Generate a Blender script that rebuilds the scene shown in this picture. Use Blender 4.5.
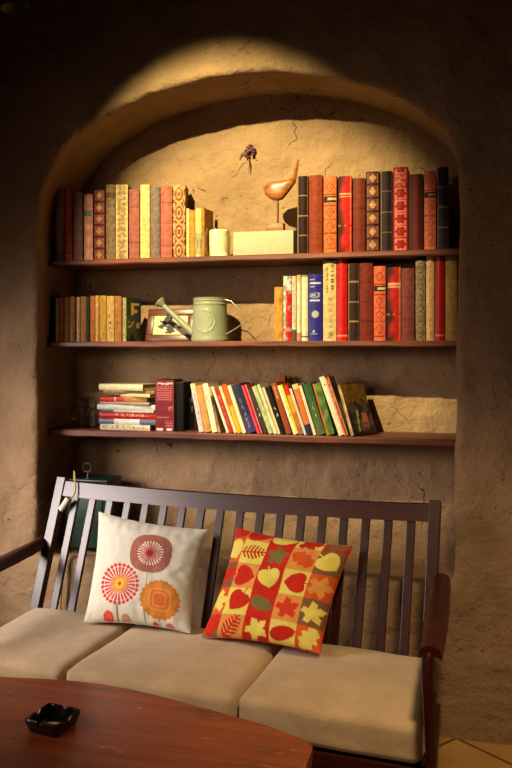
import bpy, bmesh, math, random
from math import sin, cos, tan, pi, sqrt, atan2, radians as R
from mathutils import Vector, Matrix, noise
random.seed(7)
for o in list(bpy.data.objects): bpy.data.objects.remove(o)
SC = bpy.context.scene
COL = SC.collection
# ------------------------------------------------------------------ camera
F = 797.0; YAW = R(14.1)
CAM = Vector((0.0, -3.07, 1.45))
cd = bpy.data.cameras.new('camera'); cam = bpy.data.objects.new('camera', cd); COL.objects.link(cam)
cd.sensor_fit = 'VERTICAL'; cd.sensor_height = 24.0; cd.lens = F/768*24.0; cd.clip_start = 0.05
cam.location = CAM; cam.rotation_euler = (R(90), 0, YAW)
cd.shift_y = -34.0/768.0
SC.camera = cam
# ------------------------------------------------------------------ world, exposure
w = bpy.data.worlds.new('world'); SC.world = w; w.use_nodes = True
w.node_tree.nodes['Background'].inputs[0].default_value = (0.75, 0.85, 1.0, 1)
w.node_tree.nodes['Background'].inputs[1].default_value = 0.15
SC.view_settings.view_transform = 'Standard'; SC.view_settings.look = 'None'
SC.view_settings.exposure = 0.0; SC.view_settings.gamma = 1.0; SC.view_settings.use_curve_mapping = False

def spot(name, loc, target, power, color, deg, blend, radius):
    l = bpy.data.lights.new(name, 'SPOT'); l.energy = power; l.color = color
    l.spot_size = R(deg); l.spot_blend = blend; l.shadow_soft_size = radius
    o = bpy.data.objects.new(name, l); COL.objects.link(o); o.location = loc
    o.rotation_euler = (Vector(target)-Vector(loc)).to_track_quat('-Z', 'Y').to_euler(); return o
def area(name, loc, target, power, color, sx, sy, spread=180):
    l = bpy.data.lights.new(name, 'AREA'); l.energy = power; l.color = color
    l.shape = 'RECTANGLE'; l.size = sx; l.size_y = sy; l.spread = R(spread)
    o = bpy.data.objects.new(name, l); COL.objects.link(o); o.location = loc
    o.rotation_euler = (Vector(target)-Vector(loc)).to_track_quat('-Z', 'Y').to_euler(); return o
# ceiling spotlight that grazes the arch and lights the top of the niche
spot('niche_spotlight', (-1.22, -1.7, 3.0), (-0.90, 0.0, 1.97), 630, (1.0, 0.84, 0.40), 42.5, 0.62, 0.02)
# warm shaded pendant behind the camera, to the left
spot('pendant_light', (-1.9, -3.0, 1.95), (-0.60, -0.2, 0.86), 50, (1.0, 0.76, 0.57), 78, 1.0, 0.40)
# warm lamp above the right end of the table
spot('table_lamp_light', (0.15, -1.9, 2.6), (0.08, -0.75, 0.3), 175, (1.0, 0.74, 0.40), 60, 1.0, 0.10)
# daylight through the high window in the left wall
area('window_daylight', (-2.72, -1.55, 1.55), (-1.5, -0.15, 0.65), 13, (1.0, 0.90, 0.84), 0.9, 0.8, 60)

# ------------------------------------------------------------------ pixel helper: ray of the photo's pixel met with a plane
FW = Vector((-sin(YAW), cos(YAW), 0)); RT = Vector((cos(YAW), sin(YAW), 0))
HOR = 350.0
def ray(px, py):
    return FW + RT*((px-256.0)/F) + Vector((0, 0, 1))*((HOR-py)/F)
def atY(px, py, Y):
    d = ray(px, py); return CAM + d*((Y-CAM.y)/d.y)
def atZ(px, py, Z):
    d = ray(px, py); return CAM + d*((Z-CAM.z)/d.z)
def atD(px, py, zc): return CAM + ray(px, py)*zc
# ------------------------------------------------------------------ materials
def lin(c):
    r = []
    for v in c[:3]:
        v = max(0.0, min(1.0, v/255.0)); r.append(v/12.92 if v <= 0.04045 else ((v+0.055)/1.055)**2.4)
    return (r[0], r[1], r[2], 1.0)
def nt(m):
    m.use_nodes = True; t = m.node_tree; return t, t.nodes, t.links, t.nodes['Principled BSDF']
def ramp(n, stops):
    cr = n.color_ramp
    while len(cr.elements) > 1: cr.elements.remove(cr.elements[-1])
    cr.elements[0].position = stops[0][0]; cr.elements[0].color = stops[0][1]
    for p, c in stops[1:]:
        e = cr.elements.new(p); e.color = c
def simple(name, c, rough=0.6, metal=0.0, var=0.12, scale=30, bump=0.1, bscale=120, bd=0.002, spec=0.5, coat=0):
    m = bpy.data.materials.new(name); t, N, L, P = nt(m)
    tc = N.new('ShaderNodeTexCoord')
    nz = N.new('ShaderNodeTexNoise'); nz.inputs['Scale'].default_value = scale; nz.inputs['Detail'].default_value = 4
    L.new(tc.outputs['Object'], nz.inputs['Vector'])
    rp = N.new('ShaderNodeValToRGB'); c = lin(c)
    ramp(rp, [(0.3, tuple(v*(1-var) for v in c[:3])+(1,)), (0.7, tuple(min(1, v*(1+var)) for v in c[:3])+(1,))])
    L.new(nz.outputs['Fac'], rp.inputs['Fac']); L.new(rp.outputs['Color'], P.inputs['Base Color'])
    n2 = N.new('ShaderNodeTexNoise'); n2.inputs['Scale'].default_value = bscale; n2.inputs['Detail'].default_value = 3
    L.new(tc.outputs['Object'], n2.inputs['Vector'])
    b = N.new('ShaderNodeBump'); b.inputs['Strength'].default_value = bump; b.inputs['Distance'].default_value = bd
    L.new(n2.outputs['Fac'], b.inputs['Height']); L.new(b.outputs['Normal'], P.inputs['Normal'])
    P.inputs['Roughness'].default_value = rough; P.inputs['Metallic'].default_value = metal
    P.inputs['Specular IOR Level'].default_value = spec; P.inputs['Coat Weight'].default_value = coat
    return m
def printed(name, rough=0.55, bump=0.15, bscale=260, spec=0.4, lo=0.78, hi=1.12):
    m = bpy.data.materials.new(name); t, N, L, P = nt(m)
    a = N.new('ShaderNodeAttribute'); a.attribute_name = 'Col'
    tc = N.new('ShaderNodeTexCoord'); nz = N.new('ShaderNodeTexNoise'); nz.inputs['Scale'].default_value = 55; nz.inputs['Detail'].default_value = 5
    L.new(tc.outputs['Object'], nz.inputs['Vector'])
    mr = N.new('ShaderNodeMapRange'); mr.inputs['From Min'].default_value = 0.3; mr.inputs['From Max'].default_value = 0.7
    mr.inputs['To Min'].default_value = lo; mr.inputs['To Max'].default_value = hi
    L.new(nz.outputs['Fac'], mr.inputs['Value'])
    mx = N.new('ShaderNodeVectorMath'); mx.operation = 'SCALE'
    L.new(a.outputs['Color'], mx.inputs[0]); L.new(mr.outputs['Result'], mx.inputs['Scale']); L.new(mx.outputs['Vector'], P.inputs['Base Color'])
    n2 = N.new('ShaderNodeTexNoise'); n2.inputs['Scale'].default_value = bscale
    L.new(tc.outputs['Object'], n2.inputs['Vector'])
    b = N.new('ShaderNodeBump'); b.inputs['Strength'].default_value = bump; b.inputs['Distance'].default_value = 0.001
    L.new(n2.outputs['Fac'], b.inputs['Height']); L.new(b.outputs['Normal'], P.inputs['Normal'])
    P.inputs['Roughness'].default_value = rough; P.inputs['Specular IOR Level'].default_value = spec
    return m
def wall_material():
    m = bpy.data.materials.new('adobe_plaster'); t, N, L, P = nt(m)
    tc = N.new('ShaderNodeTexCoord')
    def nz(s, d=6, r=0.6):
        n = N.new('ShaderNodeTexNoise'); n.inputs['Scale'].default_value = s; n.inputs['Detail'].default_value = d; n.inputs['Roughness'].default_value = r
        L.new(tc.outputs['Object'], n.inputs['Vector']); return n
    a = nz(3.0, 8, 0.65); rp = N.new('ShaderNodeValToRGB')
    ramp(rp, [(0.25, lin((132, 104, 78))), (0.55, lin((160, 129, 97))), (0.8, lin((176, 146, 110)))])
    L.new(a.outputs['Fac'], rp.inputs['Fac'])
    # crack lines and chips (wear with its own shape)
    w1 = nz(2.2, 4); vm = N.new('ShaderNodeVectorMath'); vm.operation = 'SCALE'; vm.inputs['Scale'].default_value = 0.55
    L.new(w1.outputs['Color'], vm.inputs[0]); va = N.new('ShaderNodeVectorMath'); va.operation = 'ADD'
    L.new(tc.outputs['Object'], va.inputs[0]); L.new(vm.outputs['Vector'], va.inputs[1])
    vo = N.new('ShaderNodeTexVoronoi'); vo.feature = 'DISTANCE_TO_EDGE'; vo.inputs['Scale'].default_value = 2.1
    L.new(va.outputs['Vector'], vo.inputs['Vector'])
    cr = N.new('ShaderNodeMapRange'); cr.inputs['From Max'].default_value = 0.006; cr.inputs['To Min'].default_value = 1; cr.inputs['To Max'].default_value = 0
    L.new(vo.outputs['Distance'], cr.inputs['Value'])
    gate = nz(2.6, 3); gm = N.new('ShaderNodeMapRange'); gm.inputs['From Min'].default_value = 0.56; gm.inputs['From Max'].default_value = 0.60
    L.new(gate.outputs['Fac'], gm.inputs['Value'])
    mu = N.new('ShaderNodeMath'); mu.operation = 'MULTIPLY'; L.new(cr.outputs['Result'], mu.inputs[0]); L.new(gm.outputs['Result'], mu.inputs[1])
    ch = nz(26, 4, 0.75); cm = N.new('ShaderNodeMapRange'); cm.inputs['From Min'].default_value = 0.66; cm.inputs['From Max'].default_value = 0.71
    L.new(ch.outputs['Fac'], cm.inputs['Value'])
    mxx = N.new('ShaderNodeMath'); mxx.operation = 'MAXIMUM'; L.new(mu.outputs[0], mxx.inputs[0]); L.new(cm.outputs['Result'], mxx.inputs[1])
    mix = N.new('ShaderNodeMix'); mix.data_type = 'RGBA'; L.new(mxx.outputs[0], mix.inputs['Factor'])
    L.new(rp.outputs['Color'], mix.inputs['A']); mix.inputs['B'].default_value = lin((92, 66, 48))
    L.new(mix.outputs['Result'], P.inputs['Base Color'])
    P.inputs['Roughness'].default_value = 0.9; P.inputs['Specular IOR Level'].default_value = 0.15
    b1 = N.new('ShaderNodeBump'); b1.inputs['Strength'].default_value = 1.0; b1.inputs['Distance'].default_value = 0.030
    L.new(nz(9, 8, 0.62).outputs['Fac'], b1.inputs['Height'])
    b2 = N.new('ShaderNodeBump'); b2.inputs['Strength'].default_value = 0.7; b2.inputs['Distance'].default_value = 0.008
    L.new(nz(60, 6, 0.7).outputs['Fac'], b2.inputs['Height']); L.new(b1.outputs['Normal'], b2.inputs['Normal'])
    b3 = N.new('ShaderNodeBump'); b3.inputs['Strength'].default_value = 0.9; b3.inputs['Distance'].default_value = 0.006; b3.invert = True
    L.new(mxx.outputs[0], b3.inputs['Height']); L.new(b2.outputs['Normal'], b3.inputs['Normal'])
    L.new(b3.outputs['Normal'], P.inputs['Normal'])
    return m
def wood(name, dark, light, rough=0.35, axis='X', scale=6, coat=0.3, bump=0.15, worn=None):
    m = bpy.data.materials.new(name); t, N, L, P = nt(m)
    tc = N.new('ShaderNodeTexCoord'); mp = N.new('ShaderNodeMapping')
    s = {'X': (0.6, 9, 9), 'Y': (9, 0.6, 9), 'Z': (9, 9, 0.6)}[axis]
    mp.inputs['Scale'].default_value = s; L.new(tc.outputs['Object'], mp.inputs['Vector'])
    nz = N.new('ShaderNodeTexNoise'); nz.inputs['Scale'].default_value = scale; nz.inputs['Detail'].default_value = 6; nz.inputs['Distortion'].default_value = 0.5
    L.new(mp.outputs['Vector'], nz.inputs['Vector'])
    rp = N.new('ShaderNodeValToRGB'); ramp(rp, [(0.32, lin(dark)), (0.68, lin(light))]); L.new(nz.outputs['Fac'], rp.inputs['Fac'])
    out = rp.outputs['Color']
    if worn:
        n2 = N.new('ShaderNodeTexNoise'); n2.inputs['Scale'].default_value = 2.4; n2.inputs['Detail'].default_value = 8; n2.inputs['Roughness'].default_value = 0.7
        L.new(tc.outputs['Object'], n2.inputs['Vector'])
        r2 = N.new('ShaderNodeValToRGB'); ramp(r2, [(0.35, lin((70, 24, 14))), (0.65, lin((165, 80, 40)))]); L.new(n2.outputs['Fac'], r2.inputs['Fac'])
        mx = N.new('ShaderNodeMix'); mx.data_type = 'RGBA'; mx.inputs['Factor'].default_value = 0.45
        L.new(out, mx.inputs['A']); L.new(r2.outputs['Color'], mx.inputs['B']); out = mx.outputs['Result']
        mp3 = N.new('ShaderNodeMapping'); mp3.inputs['Scale'].default_value = (1, 2.6, 1); mp3.inputs['Rotation'].default_value = (0, 0, 0.3); L.new(tc.outputs['Object'], mp3.inputs['Vector'])
        n3 = N.new('ShaderNodeTexNoise'); n3.inputs['Scale'].default_value = 14; n3.inputs['Detail'].default_value = 5; n3.inputs['Roughness'].default_value = 0.75
        L.new(mp3.outputs['Vector'], n3.inputs['Vector'])
        mr = N.new('ShaderNodeMapRange'); mr.inputs['From Min'].default_value = 0.61; mr.inputs['From Max'].default_value = 0.70; mr.inputs['To Max'].default_value = 0.7
        L.new(n3.outputs['Fac'], mr.inputs['Value'])
        m3 = N.new('ShaderNodeMix'); m3.data_type = 'RGBA'; L.new(mr.outputs['Result'], m3.inputs['Factor']); L.new(out, m3.inputs['A']); m3.inputs['B'].default_value = lin(worn)
        out = m3.outputs['Result']
        rr = N.new('ShaderNodeMapRange'); rr.inputs['From Min'].default_value = 0.3; rr.inputs['From Max'].default_value = 0.7
        rr.inputs['To Min'].default_value = rough; rr.inputs['To Max'].default_value = rough+0.25
        L.new(n2.outputs['Fac'], rr.inputs['Value']); L.new(rr.outputs['Result'], P.inputs['Roughness'])
    else: P.inputs['Roughness'].default_value = rough
    L.new(out, P.inputs['Base Color'])
    b = N.new('ShaderNodeBump'); b.inputs['Strength'].default_value = bump; b.inputs['Distance'].default_value = 0.002
    L.new(nz.outputs['Fac'], b.inputs['Height']); L.new(b.outputs['Normal'], P.inputs['Normal'])
    P.inputs['Coat Weight'].default_value = coat; P.inputs['Coat Roughness'].default_value = 0.3
    return m
def fabric(name, c1, c2, scale=900, bump=0.4):
    m = bpy.data.materials.new(name); t, N, L, P = nt(m)
    tc = N.new('ShaderNodeTexCoord')
    vals = []
    for ax in ('X', 'Y'):
        wv = N.new('ShaderNodeTexWave'); wv.bands_direction = ax; wv.inputs['Scale'].default_value = scale/6; wv.inputs['Distortion'].default_value = 2.0
        wv.inputs['Detail'].default_value = 1; L.new(tc.outputs['Object'], wv.inputs['Vector']); vals.append(wv)
    ad = N.new('ShaderNodeMath'); ad.operation = 'ADD'; L.new(vals[0].outputs['Fac'], ad.inputs[0]); L.new(vals[1].outputs['Fac'], ad.inputs[1])
    nz = N.new('ShaderNodeTexNoise'); nz.inputs['Scale'].default_value = 6; nz.inputs['Detail'].default_value = 8; nz.inputs['Roughness'].default_value = 0.7
    L.new(tc.outputs['Object'], nz.inputs['Vector'])
    rp = N.new('ShaderNodeValToRGB'); ramp(rp, [(0.3, lin(c1)), (0.7, lin(c2))]); L.new(nz.outputs['Fac'], rp.inputs['Fac'])
    L.new(rp.outputs['Color'], P.inputs['Base Color'])
    b = N.new('ShaderNodeBump'); b.inputs['Strength'].default_value = bump; b.inputs['Distance'].default_value = 0.001
    L.new(ad.outputs[0], b.inputs['Height'])
    n3 = N.new('ShaderNodeTexNoise'); n3.inputs['Scale'].default_value = 22; n3.inputs['Detail'].default_value = 3
    L.new(tc.outputs['Object'], n3.inputs['Vector'])
    b2 = N.new('ShaderNodeBump'); b2.inputs['Strength'].default_value = 0.35; b2.inputs['Distance'].default_value = 0.006
    L.new(n3.outputs['Fac'], b2.inputs['Height']); L.new(b.outputs['Normal'], b2.inputs['Normal']); L.new(b2.outputs['Normal'], P.inputs['Normal'])
    P.inputs['Roughness'].default_value = 0.9; P.inputs['Sheen Weight'].default_value = 0.25; P.inputs['Specular IOR Level'].default_value = 0.2
    return m
def glass(name, tint=(206, 206, 198), k=0.3):
    """thin-walled clear glass: a faint tint, more reflection at grazing angles"""
    m = bpy.data.materials.new(name); t, N, L, P = nt(m)
    tr = N.new('ShaderNodeBsdfTransparent'); tr.inputs['Color'].default_value = lin(tint)
    gl = N.new('ShaderNodeBsdfGlossy'); gl.inputs['Roughness'].default_value = 0.08
    tc = N.new('ShaderNodeTexCoord'); nz = N.new('ShaderNodeTexNoise'); nz.inputs['Scale'].default_value = 22; L.new(tc.outputs['Object'], nz.inputs['Vector'])
    b = N.new('ShaderNodeBump'); b.inputs['Strength'].default_value = 0.3; b.inputs['Distance'].default_value = 0.004
    L.new(nz.outputs['Fac'], b.inputs['Height']); L.new(b.outputs['Normal'], gl.inputs['Normal'])
    lw = N.new('ShaderNodeLayerWeight'); lw.inputs['Blend'].default_value = k
    mr = N.new('ShaderNodeMapRange'); mr.inputs['To Min'].default_value = 0.02; mr.inputs['To Max'].default_value = 0.7; L.new(lw.outputs['Facing'], mr.inputs['Value'])
    mx = N.new('ShaderNodeMixShader'); L.new(mr.outputs['Result'], mx.inputs['Fac']); L.new(tr.outputs['BSDF'], mx.inputs[1]); L.new(gl.outputs['BSDF'], mx.inputs[2])
    L.new(mx.outputs['Shader'], N['Material Output'].inputs['Surface']); return m
M_wall = wall_material()
M_shelf = wood('shelf_wood', (66, 29, 20), (120, 58, 38), 0.5, 'X', 6, 0.1, 0.3)
M_sofa = wood('sofa_wood', (36, 9, 6), (66, 19, 11), 0.36, 'X', 5, 0.1, 0.1)
M_slat = wood('sofa_slat_wood', (34, 8, 6), (60, 17, 10), 0.36, 'Z', 5, 0.1, 0.1)
for m_ in (M_sofa, M_slat): m_.node_tree.nodes['Principled BSDF'].inputs['Specular IOR Level'].default_value = 0.35
M_table = wood('table_wood', (116, 48, 23), (180, 86, 42), 0.34, 'X', 4, 0.25, 0.15, worn=(205, 150, 105))
M_print = printed('printed_cloth_binding', spec=0.10, lo=0.56, hi=0.92)
M_gloss = printed('glossy_printed_cover', 0.36, 0.05, 200, 0.25, 0.64, 0.93)
M_pilcloth = printed('printed_pillow_cotton', 0.9, 0.5, 700, 0.15, 0.97, 1.03)
M_pages = simple('book_pages', (214, 190, 146), 0.85, var=0.1, scale=200, bump=0.3, bscale=600)
M_oldpages = simple('yellowed_pages', (196, 148, 92), 0.85, var=0.15, scale=150, bump=0.3, bscale=600)
M_cushion = fabric('seat_linen', (170, 142, 106), (200, 170, 130))
M_black = simple('black_glazed_plastic', (12, 11, 11), 0.18, var=0.3, bump=0.05)
M_ash_glint = simple('ash', (190, 160, 110), 0.95, var=0.4, scale=160, bump=0.6)  # ash, its colour brightened to carry a painted gold glint
M_glass = glass('clear_glass')
M_candleglass = glass('candle_glass', (244, 242, 232), 0.25)
M_darkglass = simple('dark_brown_glass', (20, 13, 10), 0.08, var=0.3, bump=0.03, coat=0.4)
M_wax = simple('candle_wax', (250, 238, 205), 0.5, var=0.05, bump=0.05)
M_can = simple('pale_green_enamel', (134, 138, 114), 0.45, var=0.12, scale=14, bump=0.15)
M_wire = simple('thin_steel_wire', (170, 165, 150), 0.35, metal=0.8, bump=0.05)
M_bird = wood('carved_bird_wood', (120, 62, 28), (172, 106, 54), 0.4, 'X', 7, 0.3, 0.15)
M_block = simple('cream_cloth_box', (180, 164, 138), 0.85, var=0.08, scale=60, bump=0.5, bscale=500)
M_blackend = simple('black_card', (16, 12, 11), 0.8, var=0.2, spec=0.15)
M_frame = wood('picture_frame_wood', (58, 24, 13), (98, 46, 26), 0.4, 'X', 8, 0.2, 0.1)
M_green = simple('green_painted_tin', (20, 46, 37), 0.45, var=0.3, scale=14, bump=0.15)
M_cord = simple('straw_cord', (176, 140, 80), 0.9, var=0.25, scale=120, bump=0.6, bscale=300)
M_paper = simple('white_paper_roll', (206, 194, 176), 0.85, var=0.08)
M_dry = simple('dried_flower', (104, 66, 70), 0.9, var=0.5, scale=120, bump=0.6)
M_iron = simple('matt_black_metal', (14, 13, 13), 0.5, var=0.2)
M_stick = simple('yellow_bamboo', (206, 160, 70), 0.5, var=0.15)

# ------------------------------------------------------------------ mesh helpers
def obj(name, bm, mat, parent=None, smooth=True, loc=None, rot=None):
    me = bpy.data.meshes.new(name); bmesh.ops.recalc_face_normals(bm, faces=bm.faces[:]) if True else None
    bm.to_mesh(me); bm.free()
    for m in (mat if isinstance(mat, (list, tuple)) else [mat]): me.materials.append(m)
    if smooth:
        for p in me.polygons: p.use_smooth = True
        try: me.set_sharp_from_angle(angle=R(38))
        except Exception: pass
    o = bpy.data.objects.new(name, me); COL.objects.link(o)
    if parent: o.parent = parent
    if loc is not None: o.location = loc
    if rot is not None: o.rotation_euler = rot
    return o
def tag(o, label=None, cat=None, group=None, kind=None):
    if label: o['label'] = label
    if cat: o['category'] = cat
    if group: o['group'] = group
    if kind: o['kind'] = kind
    return o
def thing(name, label, cat, loc=(0, 0, 0), rot=(0, 0, 0), group=None):
    o = bpy.data.objects.new(name, None); COL.objects.link(o); o.empty_display_size = 0.05
    o.location = loc; o.rotation_euler = rot; return tag(o, label, cat, group)
def add_box(bm, lo, hi, bev=0.0, seg=2, mat=None, mi=0):
    r = bmesh.ops.create_cube(bm, size=1.0)
    c = [(a+b)/2 for a, b in zip(lo, hi)]; s = [abs(b-a) for a, b in zip(lo, hi)]
    for v in r['verts']: v.co = Vector((v.co.x*s[0]+c[0], v.co.y*s[1]+c[1], v.co.z*s[2]+c[2]))
    vs = r['verts']; fs = list({f for v in vs for f in v.link_faces})
    for f in fs: f.material_index = mi
    if mat is not None:
        for v in vs: v.co = mat @ v.co
    if bev > 0:
        es = list({e for v in vs for e in v.link_edges})
        bmesh.ops.bevel(bm, geom=es, offset=bev, segments=seg, profile=0.5, affect='EDGES')
def box(lo, hi, bev=0.0, seg=2, mat=None):
    bm = bmesh.new(); add_box(bm, lo, hi, bev, seg, mat); return bm
def add_tube(bm, pts, rad, n=10, cap=True, sx=1.0, mi=0):
    """tube along pts; rad a number or a list; section n-gon"""
    pts = [Vector(p) for p in pts]; m = len(pts)
    if not isinstance(rad, (list, tuple)): rad = [rad]*m
    rings = []; up = Vector((0, 0, 1)); prev = None
    for i, p in enumerate(pts):
        t = (pts[min(i+1, m-1)]-pts[max(i-1, 0)]).normalized()
        if prev is None:
            a = t.cross(up) if abs(t.z) < 0.95 else t.cross(Vector((0, 1, 0)))
        else: a = prev - t*prev.dot(t)
        a.normalize(); prev = a; b = t.cross(a)
        rings.append([bm.verts.new(p+(a*cos(2*pi*k/n)*sx+b*sin(2*pi*k/n))*rad[i]) for k in range(n)])
    for i in range(m-1):
        for k in range(n):
            f = bm.faces.new((rings[i][k], rings[i][(k+1) % n], rings[i+1][(k+1) % n], rings[i+1][k])); f.material_index = mi
    if cap: bm.faces.new(rings[0][::-1]).material_index = mi; bm.faces.new(rings[-1]).material_index = mi
def add_lathe(bm, prof, n=40, flute=0, famp=0.0, origin=(0, 0, 0)):
    ox, oy, oz = origin; rings = []
    for r, z in prof:
        if r < 1e-6: rings.append([bm.verts.new((ox, oy, oz+z))]*n); continue
        ring = []
        for k in range(n):
            a = 2*pi*k/n; rr = r*(1+famp*cos(flute*a)) if flute else r
            ring.append(bm.verts.new((ox+rr*cos(a), oy+rr*sin(a), oz+z)))
        rings.append(ring)
    for i in range(len(rings)-1):
        for k in range(n):
            q = [rings[i][k], rings[i][(k+1) % n], rings[i+1][(k+1) % n], rings[i+1][k]]
            u = []
            for v in q:
                if v not in u: u.append(v)
            if len(u) >= 3:
                try: bm.faces.new(u)
                except ValueError: pass
def add_prism(bm, pts, d, axis='Y', bev=0.0, seg=2, mat=None):
    """pts 2D outline, extruded by d along the axis"""
    def P(a, b, t): return {'Y': (a, t, b), 'Z': (a, b, t), 'X': (t, a, b)}[axis]
    f0 = [bm.verts.new(P(a, b, 0)) for a, b in pts]; f1 = [bm.verts.new(P(a, b, d)) for a, b in pts]
    n = len(pts); bm.faces.new(f0); bm.faces.new(f1[::-1])
    es = []
    for i in range(n):
        f = bm.faces.new((f0[i], f0[(i+1) % n], f1[(i+1) % n], f1[i]))
    vs = f0+f1
    if mat is not None:
        for v in vs: v.co = mat @ v.co
    if bev > 0:
        es = [e for e in {e for v in vs for e in v.link_edges} if (e.verts[0] in f0) == (e.verts[1] in f0)]
        bmesh.ops.bevel(bm, geom=es, offset=bev, segments=seg, profile=0.5, affect='EDGES')
def colour(o, fn, default=None):
    """write a print pattern (sRGB 0-255 from a vertex position) to the colour attribute"""
    me = o.data; at = me.color_attributes.new('Col', 'FLOAT_COLOR', 'POINT')
    for i, v in enumerate(me.vertices): at.data[i].color = lin(fn(v.co))

# ================================================================== ROOM
def N3(p, s, a, off=0.0): return noise.noise(Vector(p)*s+Vector((off, off*1.7, off*0.3)))*a
def disp(p):
    p = Vector(p)
    d = Vector((N3(p, 2.5, .006, 3), N3(p, 2.3, .012, 9), N3(p, 2.5, .006, 17)))
    d += Vector((N3(p, 9, .004, 33), N3(p, 8, .006, 41), N3(p, 9, .004, 57)))
    rg = (1-abs(noise.noise(p*7+Vector((5, 1, 2)))))**6*.005; d += Vector((0, -rg, 0))
    d += Vector((N3(p, 17, .002, 7), N3(p, 17, .004, 19), N3(p, 17, .003, 27)))
    d += Vector((N3(p, 28, .0015, 71), N3(p, 28, .002, 83), N3(p, 28, .0015, 91)))
    return p+d
XL, XR, ZT, YB = -2.75, 1.7, 3.2, -4.7
key = [(-1.735, 0.60), (-1.735, 0.9), (-1.73, 1.2), (-1.735, 1.5), (-1.73, 1.8), (-1.728, 2.0), (-1.705, 2.13), (-1.655, 2.245), (-1.557, 2.355), (-1.42, 2.43),
       (-1.265, 2.493), (-1.03, 2.54), (-.79, 2.556), (-.6, 2.54), (-.437, 2.506), (-.30, 2.455), (-.175, 2.39), (-.06, 2.285), (0.0, 2.16), (.012, 2.0), (.010, 1.8),
       (.004, 1.5), (-.002, 1.2), (-.008, .9), (-.012, .60)]
def catmull(P, k):
    out = []
    for i in range(len(P)-1):
        p0 = Vector(P[max(i-1, 0)]); p1 = Vector(P[i]); p2 = Vector(P[i+1]); p3 = Vector(P[min(i+2, len(P)-1)])
        for j in range(k):
            t = j/k; out.append(0.5*((2*p1)+(p2-p0)*t+(2*p0-5*p1+4*p2-p3)*t*t+(3*p1-p0-3*p2+p3)*t**3))
    out.append(Vector(P[-1])); return out
arc = catmull([Vector(k) for k in key], 12)
SILL = 0.575
sill = [Vector((-.03-(1.69)*i/40, SILL)) for i in range(0, 41)]
outline = arc+sill
nO = len(outline)
outline = [(outline[i-1]+outline[i]*2+outline[(i+1) % nO])/4 for i in range(nO)]
nrm = []
for i in range(nO):
    t = (outline[(i+1) % nO]-outline[i-1]).normalized(); nrm.append(Vector((-t.y, t.x)))
cen = Vector((-.865, 1.5))
for i in range(nO):
    if nrm[i].dot(outline[i]-cen) < 0: nrm[i] = -nrm[i]
bm = bmesh.new(); rings = []
def rect_hit(p):
    d = (p-cen).normalized(); ts = []
    if d.x > 1e-6: ts.append((XR-cen.x)/d.x)
    if d.x < -1e-6: ts.append((XL-cen.x)/d.x)
    if d.y > 1e-6: ts.append((ZT-cen.y)/d.y)
    if d.y < -1e-6: ts.append((-0.02-cen.y)/d.y)
    return cen+d*min(ts)
ends = [rect_hit(p) for p in outline]
for cx_, cz_ in ((XL, -0.02), (XR, -0.02), (XL, ZT), (XR, ZT)):
    c = Vector((cx_, cz_)); j = min(range(nO), key=lambda i: (ends[i]-c).length); ends[j] = c
K = 60
for k in range(K, 0, -1):
    t = (k/K)**1.15
    rings.append([disp((o_.x+n_.x*.05+(e_.x-o_.x-n_.x*.05)*t, 0, o_.y+n_.y*.05+(e_.y-o_.y-n_.y*.05)*t)) for o_, n_, e_ in zip(outline, nrm, ends)])
for off, y in ((.05, 0), (.030, 0), (.018, .002), (.009, .006), (.003, .014), (.001, .026), (.004, .045), (.008, .07), (.016, .10), (.022, .15), (.022, .20), (.022, .25), (.022, .30), (.022, .34), (.022, .40)):
    rings.append([disp((o_.x+n_.x*off, y, o_.y+n_.y*off)) for o_, n_ in zip(outline, nrm)])
vr = [[bm.verts.new(p) for p in r] for r in rings]
for i in range(len(vr)-1):
    for k in range(nO):
        bm.faces.new((vr[i][k], vr[i][(k+1) % nO], vr[i+1][(k+1) % nO], vr[i+1][k]))
g = []
for i in range(181):
    g.append([bm.verts.new(disp((-1.80+1.88*j/180, .38, .52+2.12*i/180))) for j in range(181)])
for i in range(180):
    for j in range(180): bm.faces.new((g[i][j], g[i][j+1], g[i+1][j+1], g[i+1][j]))
tag(obj('wall_back', bm, M_wall), kind='structure')
# floor of warm tiles
def floor_material():
    m = bpy.data.materials.new('terracotta_tiles'); t, N, L, P = nt(m)
    tc = N.new('ShaderNodeTexCoord'); mp = N.new('ShaderNodeMapping'); mp.inputs['Rotation'].default_value = (0, 0, R(38)); L.new(tc.outputs['Object'], mp.inputs['Vector'])
    br = N.new('ShaderNodeTexBrick'); br.offset = 0; br.inputs['Scale'].default_value = 1; br.inputs['Brick Width'].default_value = 0.3; br.inputs['Row Height'].default_value = 0.3
    br.inputs['Mortar Size'].default_value = 0.006; br.inputs['Color1'].default_value = lin((196, 150, 88)); br.inputs['Color2'].default_value = lin((176, 126, 72)); br.inputs['Mortar'].default_value = lin((96, 70, 46))
    L.new(mp.outputs['Vector'], br.inputs['Vector'])
    nz = N.new('ShaderNodeTexNoise'); nz.inputs['Scale'].default_value = 7; nz.inputs['Detail'].default_value = 8; L.new(tc.outputs['Object'], nz.inputs['Vector'])
    mx = N.new('ShaderNodeMix'); mx.data_type = 'RGBA'; mx.blend_type = 'MULTIPLY'; mx.inputs['Factor'].default_value = 0.6
    rp = N.new('ShaderNodeValToRGB'); ramp(rp, [(0.3, (.45, .42, .4, 1)), (0.7, (1, 1, 1, 1))]); L.new(nz.outputs['Fac'], rp.inputs['Fac'])
    L.new(br.outputs['Color'], mx.inputs['A']); L.new(rp.outputs['Color'], mx.inputs['B']); L.new(mx.outputs['Result'], P.inputs['Base Color'])
    b = N.new('ShaderNodeBump'); b.inputs['Distance'].default_value = 0.004; b.inputs['Strength'].default_value = .5; b.invert = True; L.new(br.outputs['Fac'], b.inputs['Height']); L.new(b.outputs['Normal'], P.inputs['Normal'])
    P.inputs['Roughness'].default_value = 0.45
    return m
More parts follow.
